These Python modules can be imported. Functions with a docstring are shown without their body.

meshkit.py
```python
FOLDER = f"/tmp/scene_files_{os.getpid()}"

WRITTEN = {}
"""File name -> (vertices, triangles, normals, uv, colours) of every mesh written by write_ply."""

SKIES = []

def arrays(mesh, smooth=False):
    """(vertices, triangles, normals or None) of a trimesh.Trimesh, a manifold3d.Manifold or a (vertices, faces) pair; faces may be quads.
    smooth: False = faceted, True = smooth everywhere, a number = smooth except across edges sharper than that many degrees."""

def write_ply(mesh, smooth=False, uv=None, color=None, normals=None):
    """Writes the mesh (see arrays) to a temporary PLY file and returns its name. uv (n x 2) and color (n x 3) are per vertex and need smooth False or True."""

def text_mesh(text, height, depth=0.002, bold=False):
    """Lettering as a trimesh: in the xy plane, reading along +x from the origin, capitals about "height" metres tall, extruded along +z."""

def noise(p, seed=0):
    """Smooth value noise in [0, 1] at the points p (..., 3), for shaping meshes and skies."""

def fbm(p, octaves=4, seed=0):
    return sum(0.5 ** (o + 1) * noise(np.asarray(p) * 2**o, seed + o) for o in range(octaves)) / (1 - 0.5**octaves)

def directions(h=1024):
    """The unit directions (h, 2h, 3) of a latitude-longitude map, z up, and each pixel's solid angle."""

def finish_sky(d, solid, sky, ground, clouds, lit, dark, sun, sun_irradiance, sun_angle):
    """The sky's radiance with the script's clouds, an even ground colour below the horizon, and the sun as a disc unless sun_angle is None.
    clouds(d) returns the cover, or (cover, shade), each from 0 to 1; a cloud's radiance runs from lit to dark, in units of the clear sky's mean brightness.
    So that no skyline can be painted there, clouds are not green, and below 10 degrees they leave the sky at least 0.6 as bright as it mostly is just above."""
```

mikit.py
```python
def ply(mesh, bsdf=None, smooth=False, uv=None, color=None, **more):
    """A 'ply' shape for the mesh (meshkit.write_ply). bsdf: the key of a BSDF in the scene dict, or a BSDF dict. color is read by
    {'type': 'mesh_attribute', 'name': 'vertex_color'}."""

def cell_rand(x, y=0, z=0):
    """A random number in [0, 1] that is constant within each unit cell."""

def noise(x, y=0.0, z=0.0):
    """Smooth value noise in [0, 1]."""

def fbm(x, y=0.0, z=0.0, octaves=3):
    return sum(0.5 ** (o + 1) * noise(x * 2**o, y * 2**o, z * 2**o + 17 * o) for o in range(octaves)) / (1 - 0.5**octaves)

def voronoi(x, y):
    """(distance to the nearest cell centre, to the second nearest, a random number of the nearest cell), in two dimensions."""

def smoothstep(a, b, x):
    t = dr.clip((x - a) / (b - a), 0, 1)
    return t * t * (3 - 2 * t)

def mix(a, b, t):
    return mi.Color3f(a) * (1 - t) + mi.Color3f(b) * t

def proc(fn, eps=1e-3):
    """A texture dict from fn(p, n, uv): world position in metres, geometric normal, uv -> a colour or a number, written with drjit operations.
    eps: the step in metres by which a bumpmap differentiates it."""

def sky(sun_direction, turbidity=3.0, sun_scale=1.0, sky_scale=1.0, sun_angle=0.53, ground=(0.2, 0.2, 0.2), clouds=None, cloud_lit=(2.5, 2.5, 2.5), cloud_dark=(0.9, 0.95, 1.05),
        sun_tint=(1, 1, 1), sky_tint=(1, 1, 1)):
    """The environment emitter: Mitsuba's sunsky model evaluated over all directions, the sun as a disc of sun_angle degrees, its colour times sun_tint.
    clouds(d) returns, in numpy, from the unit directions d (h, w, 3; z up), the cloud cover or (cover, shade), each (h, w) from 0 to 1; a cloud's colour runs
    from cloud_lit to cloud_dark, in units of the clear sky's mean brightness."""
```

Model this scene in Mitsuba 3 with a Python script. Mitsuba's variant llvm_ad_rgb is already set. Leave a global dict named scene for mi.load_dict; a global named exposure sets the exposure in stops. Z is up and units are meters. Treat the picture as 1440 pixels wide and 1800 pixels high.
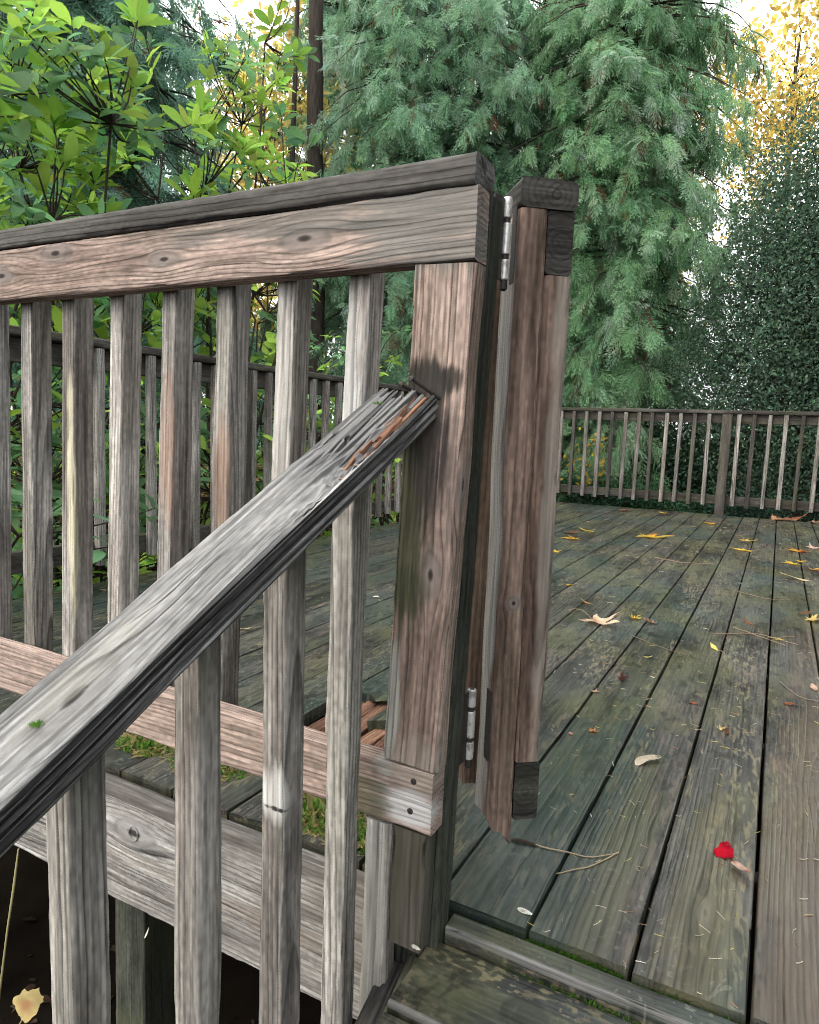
import math, random
import numpy as np, trimesh, drjit as dr, mitsuba as mi, mikit, meshkit
from mikit import noise, fbm, cell_rand, smoothstep, mix
from shapely.geometry import Polygon
T = mi.ScalarTransform4f
scene, labels = {}, {}

# ------------------------------------------------------------------ camera, sky, exposure
YAW, PITCH, ROLL, FOC = -0.485727694, -0.116463403, 0.0390723031, 1218.18828
EYE = np.array([0.0, -0.91335708, 0.715])
cy, sy, cp, sp = math.cos(YAW), math.sin(YAW), math.cos(PITCH), math.sin(PITCH)
FWD = np.array([sy * cp, cy * cp, sp])
RGT = np.array([cy, -sy, 0.0])
UP0 = np.cross(RGT, FWD)
UPV = -math.sin(ROLL) * RGT + math.cos(ROLL) * UP0
RGT = math.cos(ROLL) * RGT + math.sin(ROLL) * UP0
scene['camera'] = {'type': 'perspective', 'fov': math.degrees(2 * math.atan(720 / FOC)), 'fov_axis': 'x', 'near_clip': 0.02, 'far_clip': 2000.0,
                   'to_world': T().look_at(origin=EYE.tolist(), target=(EYE + FWD).tolist(), up=UPV.tolist())}
scene['sky_light'] = mikit.sky([-0.50, -0.62, 0.58], turbidity=4, sun_scale=0.19, sun_angle=50, sky_scale=1.0, sun_tint=(.92, 1.0, 1.10), clouds=lambda d: 1.0,
                               cloud_lit=(2.35, 2.35, 2.38), ground=(0.10, 0.10, 0.09))
exposure = 3.85

# ------------------------------------------------------------------ materials
# wood: uv.x = 20 * k + metres along the grain, uv.y = metres round the section (ends: + 5); k = 8 * class + variant
GUARD, BALU, CAP, RAIL, BEAM, DECK, GATE, FAR, POST, ROT, STAIR = range(11)
def _tab(rows): return [mi.Float([float(r[i]) for r in rows]) for i in range(len(rows[0]))]
#        A base             B base             lineC  F    algae dark  knots crack fibre
PAR = [(.285, .222, .194, .195, .145, .124, .80, 150, .10, .20, .75, .35, .75),   # GUARD
       (.320, .296, .274, .205, .170, .150, .72, 160, .14, .28, .45, .45, .85),   # BALU
       (.062, .060, .056, .032, .031, .029, .70, 120, .10, .45, .10, .50, .80),   # CAP
       (.172, .173, .173, .118, .118, .119, .50, 150, .02, .20, .30, .85, .90),   # RAIL
       (.390, .392, .385, .235, .228, .218, .70, 105, .06, .40, .40, .70, .65),   # BEAM
       (.038, .038, .031, .018, .020, .017, .80, 140, .25, .40, .25, .40, .95),   # DECK
       (.185, .132, .108, .105, .072, .057, .70, 175, .12, .32, .30, .35, .80),   # GATE
       (.085, .077, .069, .048, .041, .036, .50, 130, .25, .40, .20, .30, .60),   # FAR
       (.052, .056, .046, .030, .034, .028, .50, 150, .50, .35, .10, .35, .75),   # POST
       (.230, .125, .082, .120, .064, .045, .60, 170, .05, .55, .10, .60, .90),   # ROT
       (.031, .036, .031, .018, .023, .020, .65, 120, .30, .40, .20, .25, .85)]   # STAIR
TAB = _tab(PAR)
# knots with a place of their own: class, centre, radii, direction round the section
KNOTS = [(GUARD, (-1.135, -.112, .996), (.050, .03, .019), (0, 0, 1)), (GUARD, (-.874, -.112, .966), (.042, .03, .015), (0, 0, 1)),
         (GUARD, (-.605, -.112, .973), (.055, .03, .020), (0, 0, 1)), (GUARD, (-1.288, -.112, .968), (.04, .03, .018), (0, 0, 1)),
         (GUARD, (-.390, -.112, .528), (.018, .03, .040), (-1, 0, 0)), (BEAM, (-1.036, -.040, -.078), (.075, .02, .030), (0, 0, 1)),
         (GATE, (-.318, .02, .475), (.010, .03, .014), (-1, 0, 0)), (RAIL, (-.470, -.572, .497), (.026, .055, .05), (-1, 0, 0))]

def wood_grain(p, uv):
    u = uv.x; k = dr.floor(u / 20); ul = u - 20 * k
    v = uv.y; cls = dr.floor(k / 8); ci = mi.UInt32(dr.clip(cls, 0, len(PAR) - 1))
    end = v > 3.0
    P = lambda i: dr.gather(mi.Float, TAB[i], ci)
    c = dr.floor(ul / 0.38)
    kx = (c + .25 + .5 * cell_rand(c, k, 5)) * .38
    kv = cell_rand(c, k, 6) * .26
    has = cell_rand(c, k, 7) < P(10)
    dx, dv = (ul - kx) / .040, (v - kv) / .011
    d2 = dr.select(has & ~end, dx * dx + dv * dv, 99.0)
    w = v - (v - kv) * dr.exp(-.40 * d2)
    for kc, c0, r0, vd in KNOTS:
        q = [(a - b) for a, b in zip((p.x, p.y, p.z), c0)]
        e2 = dr.select((cls == kc) & ~end, sum(dr.square(a / r) for a, r in zip(q, r0)), 99.0)
        w = w - sum(a * b for a, b in zip(q, vd)) * dr.exp(-.40 * e2)
        d2 = dr.minimum(d2, e2)
    w = w + .012 * (noise(ul * 1.5, k * 3.7) - .5) + .0035 * (noise(ul * 6, v * 20, k) - .5) + .0014 * (noise(ul * 30, v * 60, k) - .5)
    h = .012 + .06 * noise(ul * .8, k * 5.1)
    s = dr.sqrt(dr.square(w - .16 * cell_rand(k, 1)) + h * h)
    xe, ye = ul - 10 + .03 * (cell_rand(k, 2) - .5), v - 5.06
    se = dr.sqrt(xe * xe + ye * ye) + .004 * noise(ul * 60, v * 60)
    ph = dr.select(end, se, s) * P(7)
    ring = dr.floor(ph); fr = ph - ring
    line = smoothstep(.45, .92, fr) * (1 - smoothstep(.93, 1.0, fr)) * (.35 + .65 * cell_rand(ring, k, 9)) * (.55 + .45 * noise(ul * 5, ring * 1.7, k))
    fib = .45 * noise(ul * 9, v * 250, k) + .55 * noise(ul * 16, v * 400)
    fib = dr.clip(.5 + 1.3 * (fib - .5), 0, 1)
    rg = 1 - dr.abs(2 * noise(ul * .9, w * 85 + .5 * noise(ul * 13, k), k + 3) - 1)
    crack = smoothstep(.88, .985, rg) * smoothstep(.50, .68, noise(ul * 3.1, v * 24, k + 13)) * P(11)
    return k, ul, v, cls, end, P, d2, line, fib, crack, ring

BLOBS = []   # (class, centre, radii, colour, strength): stains with a shape of their own
def blob(cls, c, r, col, s): BLOBS.append((cls, c, r, col, s))

def wood_colour(p, n, uv):
    k, ul, v, cls, end, P, d2, line, fib, crack, ring = wood_grain(p, uv)
    A, B = mi.Color3f(P(0), P(1), P(2)), mi.Color3f(P(3), P(4), P(5))
    m = fbm(ul * 3.1, v * 15, k, 4)
    col = mix(A, B, smoothstep(.34, .66, m + (cell_rand(k, 11) - .5) * .35))
    tone = .72 + .62 * cell_rand(k, 21)
    col = dr.select((cls == BALU) | (cls == FAR) | (cls == DECK), mix(col, mi.Color3f(mi.luminance(col)) * mi.Color3f(1.0, .985, .94), .75 * cell_rand(k, 22)) * tone, col)
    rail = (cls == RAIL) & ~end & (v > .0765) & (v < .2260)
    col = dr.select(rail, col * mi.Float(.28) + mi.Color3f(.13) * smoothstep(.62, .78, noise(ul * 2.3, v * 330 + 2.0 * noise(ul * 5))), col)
    col *= 1 - P(6) * line
    col *= 1 + P(12) * (fib - .5) * 1.15
    col *= (.78 + .44 * fbm(ul * 16, v * 120, k, 3)) * (.78 + .44 * noise(ul * 110, v * 280, 1.0))
    al = smoothstep(.48, .74, fbm(ul * 3.1 + 9, v * 18, k + 31, 3)) * P(8)
    col = mix(col, mi.Color3f(.088, .100, .052), al)
    dk = smoothstep(.50, .74, fbm(ul * 5.5, v * 40, k + 57, 4)) * P(9)
    col *= 1 - .75 * dk
    halo = (1 - smoothstep(.2, 1.4, d2)) * .75
    col = mix(col, mi.Color3f(.15, .147, .143) * .6 + A * .3, halo)
    col *= 1 - .85 * (1 - smoothstep(.01, .09, d2)) - .35 * (1 - smoothstep(.0, .35, dr.abs(d2 - .35 - .4 * noise(ul * 70, v * 90)))) * noise(ul * 40, v * 120, 2.0)
    # deck: small pale worn streaks, brown worn patches, blue-green wet film, specks of lichen and dirt
    dk5 = (cls == DECK) | (cls == STAIR)
    wx = p.x + .02 * (noise(p.x * 31, p.y * 19, 1.0) - .5); wy = p.y + .03 * (noise(p.x * 27, p.y * 23, 6.0) - .5)
    fine = fbm(ul * 34 + 60 * wx, v * 170, k, 3)
    st = smoothstep(.50, .72, fbm(ul * 2.0 + 3, v * 20, k + 77, 3)) * smoothstep(.50, .72, fine)
    col = dr.select(dk5, mix(col, mi.Color3f(.170, .148, .085), st * .6), col)
    rs = smoothstep(.55, .78, fbm(ul * 2.2 + 5, v * 13, k + 99, 4)) * smoothstep(.3, .7, fine)
    col = dr.select(dk5, mix(col, mi.Color3f(.110, .088, .070), rs * .65), col)
    gr = smoothstep(.40, .64, fbm(wx * 3.4, wy * 2.0, 4.0, 5))
    col = dr.select(dk5, mix(col, mi.Color3f(.026, .044, .038) * (.5 + fine), gr * .55), col)
    ol = smoothstep(.48, .68, fbm(wx * 6.0 + 3, wy * 3.4, 9.0, 5))
    col = dr.select(dk5, mix(col, mi.Color3f(.074, .075, .036) * (.5 + fine), ol * .40), col)
    sp = smoothstep(.70, .80, fbm(wx * 150, wy * 110, 3.0, 2)) * smoothstep(.45, .62, fbm(wx * 7, wy * 5, 8.0, 3))
    col = dr.select(dk5, mix(col, mi.Color3f(.22, .22, .18), sp * .25), col)
    col *= dr.select(dk5, 1 - .5 * smoothstep(.58, .75, fbm(wx * 40, wy * 18, 5.0, 4)), 1.0)
    for bc, c, r, bcol, s in BLOBS:
        q = dr.square((p.x - c[0]) / r[0]) + dr.square((p.y - c[1]) / r[1]) + dr.square((p.z - c[2]) / r[2])
        q = q + 1.2 * (fbm(ul * 14, v * 60, k + 5, 4) - .5) + .6 * (fib - .5)
        t = (1 - smoothstep(.25, 1.1, q)) * s * (.75 + .25 * (1 - line))
        col = dr.select(cls == bc, mix(col, mi.Color3f(*bcol) * (.7 + .6 * fib) * (1 - .4 * line), t), col)
    col *= 1 - .88 * crack * dr.select(end, 0.3, 1.0)
    return dr.clip(col, .006, .9)

def wood_bump(p, n, uv):
    k, ul, v, cls, end, P, d2, line, fib, crack, ring = wood_grain(p, uv)
    return -(1.5 * line * P(6) + .35 * (fib - .5) + 1.8 * crack) + .6 * noise(ul * 9, v * 80, k)

def wood_rough(p, n, uv):
    cls = dr.floor(dr.floor(uv.x / 20) / 8)
    wet = smoothstep(.35, .65, fbm(p.x * 4, p.y * 2.5, 1.0, 2))
    return dr.select((cls == DECK) | (cls == STAIR), .30 + .22 * wet, dr.select((cls == CAP) | (cls == POST), .55, .8))

def define_materials():
    scene['m_wood'] = {'type': 'twosided', 'b': {'type': 'bumpmap', 'scale': .0007, 'height': mikit.proc(wood_bump, eps=6e-4),
                       'wood': {'type': 'principled', 'base_color': mikit.proc(wood_colour), 'roughness': mikit.proc(wood_rough), 'specular': .12}}}
    w = scene['m_wood']['b']; scene['m_wet_wood'] = {'type': 'twosided', 'b': {**w, 'wood': {**w['wood'], 'specular': .36}}}
    vc = {'type': 'mesh_attribute', 'name': 'vertex_color'}
    scene['m_leaf'] = {'type': 'principledthin', 'base_color': vc, 'roughness': .33, 'diff_trans': .8, 'spec_trans': 0.0, 'eta': 1.45}
    scene['m_spray'] = {'type': 'principledthin', 'base_color': vc, 'roughness': .6, 'diff_trans': 1.1, 'spec_trans': 0.0, 'eta': 1.2}
    def bark(p, n, uv):
        g = noise(p.x * 60, p.y * 60, p.z * 7)
        return mix((.014, .011, .009), (.060, .048, .040), g * .8 + .2 * noise(p.x * 8, p.y * 8, p.z * 3))
    scene['m_bark'] = {'type': 'twosided', 'b': {'type': 'principled', 'base_color': mikit.proc(bark), 'roughness': .85, 'specular': .2}}
    def soil(p, n, uv):
        g = fbm(p.x * 9, p.y * 9, p.z * 9, 4)
        l = smoothstep(.60, .68, noise(p.x * 33, p.y * 33, 2.0)) * smoothstep(.45, .6, fbm(p.x * .9, p.y * .9, 7.0, 2))
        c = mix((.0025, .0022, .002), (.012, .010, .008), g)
        return mix(c, (.16, .115, .045), l * smoothstep(3.0, 9.0, p.y))
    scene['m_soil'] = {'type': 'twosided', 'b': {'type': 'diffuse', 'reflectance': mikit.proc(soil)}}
    def steel(p, n, uv):
        g = fbm(p.x * 220, p.y * 220, p.z * 90, 3)
        return mix((.60, .60, .58), (.30, .28, .26), smoothstep(.45, .75, g))
    scene['m_steel'] = {'type': 'twosided', 'b': {'type': 'principled', 'base_color': mikit.proc(steel), 'metallic': .45, 'roughness': .38}}
    scene['m_iron'] = {'type': 'twosided', 'b': {'type': 'principled', 'base_color': {'type': 'rgb', 'value': [.03, .027, .025]}, 'metallic': .3, 'roughness': .6}}
    scene['m_straw'] = {'type': 'twosided', 'b': {'type': 'diffuse', 'reflectance': vc}}

# ------------------------------------------------------------------ helpers
USED = {}
def key_for(name):
    n = USED.get(name, 0); USED[name] = n + 1
    return name if n == 0 else f'{name}_{n:03d}'
GROUPS = {'fallen_leaf': 'fallen leaves lying about', 'twig': 'thin twigs on the deck', 'guard_railing': 'guard railings round the deck', 'conifer_tree': 'conifers behind the deck',
          'rhododendron_bush': 'rhododendrons beside the deck', 'maple_tree': 'yellow maples beyond the deck', 'shrub': 'shrubs behind the railings'}
def thing(name, label=None, cat=None, group=None, kind=None):
    group = group or GROUPS.get(name)
    k = key_for(name); d = {}
    for a, b in (('label', label), ('category', cat), ('group', group), ('kind', kind)):
        if b: d[a] = b
    if d: labels[k] = d
    return k
def part(parent, name, shape, label=None, kind=None):
    k = key_for(f'{parent}__{name}')
    scene[k] = shape
    d = {}
    if label: d['label'] = label
    if kind: d['kind'] = kind
    if d: labels[k] = d
    return k
def unit(v): v = np.asarray(v, float); return v / np.linalg.norm(v, axis=-1, keepdims=True)
def raw_ply(v, f, n, uv, bsdf):
    path = meshkit.write_ply((v, f), False, uv, None, normals=n)
    return {'type': 'ply', 'filename': path, 'face_normals': n is None, 'bsdf': {'type': 'ref', 'id': bsdf}}
def n1(x, seed=0):   # numpy noise in [0,1] on any arrays
    return meshkit.noise(x, seed)

KV = {}
def beam(p0, p1, w, t, up, cls, seed, step=.05, across=.012, r=.004, wob=.0012, chip=.0015, disp=None, endj=None, end0=None, off=None):
    """A timber from p0 to p1, w wide (across), t thick (along up), centred on the axis. disp(x, s, side coords) pushes the surface out."""
    rg = np.random.default_rng(seed)
    p0, p1 = np.asarray(p0, float), np.asarray(p1, float)
    L = np.linalg.norm(p1 - p0); d = (p1 - p0) / L
    s = unit(np.cross(d, up)); u = np.cross(s, d)
    a, b = w / 2, t / 2
    pts, nrm = [], []
    def side(q0, q1, nn):
        m = max(1, int(round(np.linalg.norm(np.subtract(q1, q0)) / across)))
        for i in range(m + 1):
            f = i / m
            pts.append((q0[0] * (1 - f) + q1[0] * f, q0[1] * (1 - f) + q1[1] * f)); nrm.append(nn)
    def arc(c, a0):
        for i in (1,):
            an = a0 + math.pi / 4
            pts.append((c[0] + r * math.cos(an), c[1] + r * math.sin(an))); nrm.append((math.cos(an), math.sin(an)))
    # order: top (u+), right... going round counter-clockwise seen along -d
    side((a - r, b), (-a + r, b), (0, 1)); arc((-a + r, b - r), math.pi / 2)
    side((-a, b - r), (-a, -b + r), (-1, 0)); arc((-a + r, -b + r), math.pi)
    side((-a + r, -b), (a - r, -b), (0, -1)); arc((a - r, -b + r), 1.5 * math.pi)
    side((a, -b + r), (a, b - r), (1, 0)); arc((a - r, b - r), 0)
    pts, nrm = np.array(pts), np.array(nrm)
    nrm = nrm / np.linalg.norm(nrm, axis=1, keepdims=True)
    N = len(pts)
    dl = np.linalg.norm(np.diff(np.vstack([pts, pts[:1]]), axis=0), axis=1)
    vv = np.concatenate([[0], np.cumsum(dl)])
    M = max(2, int(round(L / step)) + 1)
    x = np.linspace(0, L, M)
    X, I = np.meshgrid(x, np.arange(N), indexing='ij')
    XX = X.copy()
    if endj is not None: XX = X + np.clip((X - (L - .25)) / .25, 0, 1) * endj(pts)[None, :]
    if end0 is not None: XX = XX + np.clip((.12 - X) / .12, 0, 1) * end0(pts)[None, :]
    PX, PY = np.broadcast_to(pts[:, 0], X.shape), np.broadcast_to(pts[:, 1], X.shape)
    o = np.zeros_like(X)
    o += wob * 2 * (n1(np.stack([X * 7 + seed * 3.1, PX * 9, PY * 9 + seed], -1), 3) - .5)
    corner = (np.abs(nrm).min(1) > .3)[None, :]
    o -= chip * 2.2 * np.clip(n1(np.stack([X * 38 + seed, PX * 8, PY * 8], -1), 5) - .45, 0, 1) * corner
    if disp is not None: o = o + disp(X, PX, PY, nrm, L)
    sx, sz = PX + o * nrm[None, :, 0], PY + o * nrm[None, :, 1]
    if off is not None:
        ox, oz = off(X, PX, PY, L); sx, sz = sx + ox, sz + oz
    pos = p0 + XX[..., None] * d + sx[..., None] * s + sz[..., None] * u
    du = np.gradient(pos, axis=0)
    ext = np.concatenate([pos[:, -1:], pos, pos[:, :1]], 1)
    dv = ext[:, 2:] - ext[:, :-2]
    nn = np.cross(dv, du); nn /= np.maximum(np.linalg.norm(nn, axis=-1, keepdims=True), 1e-12)
    out = nrm[None, :, 0:1] * s + nrm[None, :, 1:2] * u
    if (nn * out).sum() < 0: nn = -nn
    pos2 = np.concatenate([pos, pos[:, :1]], 1); nn2 = np.concatenate([nn, nn[:, :1]], 1)
    k = cls * 8 + int(rg.integers(0, 8)); u0 = rg.uniform(.3, 12 if L < 7 else 11)
    uv = np.stack([20 * k + u0 + np.concatenate([XX, XX[:, :1]], 1), np.broadcast_to(vv[None, :], pos2.shape[:2])], -1)
    i, j = np.meshgrid(np.arange(M - 1), np.arange(N), indexing='ij')
    q = (i * (N + 1) + j).ravel(); A, B, C, D = q, q + N + 1, q + N + 2, q + 1
    f = np.concatenate([np.stack([A, B, C], 1), np.stack([A, C, D], 1)])
    V, NN, UV = [pos2.reshape(-1, 3)], [nn2.reshape(-1, 3)], [uv.reshape(-1, 2)]
    base = len(V[0]); F = [f]
    for e, sg in ((0, -1), (M - 1, 1)):
        ring = pos[e]; c = ring.mean(0)
        inn = c + (ring - c) * .55 + d * sg * (.0006 * rg.standard_normal((N, 1)))
        vs = np.vstack([ring, inn, [c]])
        lx, ly = np.append(np.append(pts[:, 0], pts[:, 0] * .55), 0), np.append(np.append(pts[:, 1], pts[:, 1] * .55), 0)
        V.append(vs); NN.append(np.broadcast_to(d * sg, vs.shape)); UV.append(np.stack([20 * k + 10 + lx, 5.06 + ly], 1))
        jj = np.arange(N); kk = (jj + 1) % N
        F.append(base + np.concatenate([np.stack([jj, kk, N + kk], 1), np.stack([jj, N + kk, N + jj], 1), np.stack([N + jj, N + kk, 0 * jj + 2 * N], 1)]))
        base += len(vs)
    V, NN, UV, F = np.vstack(V), np.vstack(NN), np.vstack(UV), np.vstack(F)
    fn = np.cross(V[F[:, 1]] - V[F[:, 0]], V[F[:, 2]] - V[F[:, 0]])
    flip = (fn * NN[F[:, 0]]).sum(1) < 0
    F[flip] = F[flip][:, ::-1]
    return raw_ply(V, F, NN, UV, 'm_wet_wood' if cls in (DECK, STAIR) else 'm_wood')

def tube_mesh(P, R, n=6):
    P = np.asarray(P, float); R = np.broadcast_to(np.asarray(R, float), len(P))
    t = unit(np.gradient(P, axis=0)); ref = np.array([.3, .2, .93])
    a = unit(np.cross(t, ref) + 1e-9); b = np.cross(t, a)
    an = np.arange(n) * 2 * np.pi / n
    v = P[:, None] + R[:, None, None] * (np.cos(an)[None, :, None] * a[:, None] + np.sin(an)[None, :, None] * b[:, None])
    m = len(P); i, j = np.meshgrid(np.arange(m - 1), np.arange(n), indexing='ij'); i, j = i.ravel(), j.ravel(); k = (j + 1) % n
    f = np.concatenate([np.stack([i * n + j, i * n + k, (i + 1) * n + k], 1), np.stack([i * n + j, (i + 1) * n + k, (i + 1) * n + j], 1)])
    v = np.vstack([v.reshape(-1, 3), P[-1:] + t[-1:] * R[-1]]); e = np.arange(n)
    f = np.vstack([f, np.stack([(m - 1) * n + e, (m - 1) * n + (e + 1) % n, 0 * e + m * n], 1)])
    return v, f
def join(ms):
    V, F, b = [], [], 0
    for v, f in ms: V.append(v); F.append(f + b); b += len(v)
    return np.vstack(V), np.vstack(F)
def smooth_ply(v, f, bsdf, color=None):
    return mikit.ply((v, f), bsdf, smooth=True, color=color)

def scatter(tv, tf, M, pos, col):
    """Copies of a template: M (n,3,3) columns are the images of x, y, z; col (n,3) or (n,len(tv),3)."""
    v = np.einsum('nij,kj->nki', M, tv) + pos[:, None]
    f = tf[None] + (np.arange(len(pos)) * len(tv))[:, None, None]
    c = np.broadcast_to(col[:, None] if col.ndim == 2 else col, v.shape)
    return v.reshape(-1, 3), f.reshape(-1, 3), c.reshape(-1, 3)
def frames(x, z):
    """Rotation columns from a direction x and a hint z for the surface normal."""
    x = unit(x); y = unit(np.cross(z, x)); return np.stack([x, y, np.cross(x, y)], -1)

# ------------------------------------------------------------------ setting: ground
define_materials()
def ground_z(x, y):
    z = -1.08 + .72 * np.clip((y - 3.0) / 4.5, 0, 1) ** 1.2 + .75 * np.clip((y - 9) / 30, 0, 1)
    z = z - .25 * np.clip((-x - 3) / 6, 0, 1)
    return z + .10 * (n1(np.stack([x * .9, y * .9, 0 * x], -1), 1) - .5) + .03 * (n1(np.stack([x * 5, y * 5, 0 * x], -1), 2) - .5)
def build_ground():
    a = np.concatenate([-np.geomspace(400, 14, 26), np.linspace(-13, 9, 150), np.geomspace(10, 400, 26)])
    b = np.concatenate([-np.geomspace(400, 4, 24), np.linspace(-3.5, 16, 140), np.geomspace(17, 400, 26)])
    X, Y = np.meshgrid(a, b, indexing='ij')
    v = np.stack([X, Y, ground_z(X, Y)], -1).reshape(-1, 3)
    i, j = np.meshgrid(np.arange(len(a) - 1), np.arange(len(b) - 1), indexing='ij')
    q = (i * len(b) + j).ravel()
    f = np.concatenate([np.stack([q, q + len(b), q + len(b) + 1], 1), np.stack([q, q + len(b) + 1, q + 1], 1)])
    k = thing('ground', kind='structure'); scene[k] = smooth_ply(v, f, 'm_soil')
    labels[k] = {'kind': 'structure'}
build_ground()

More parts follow.
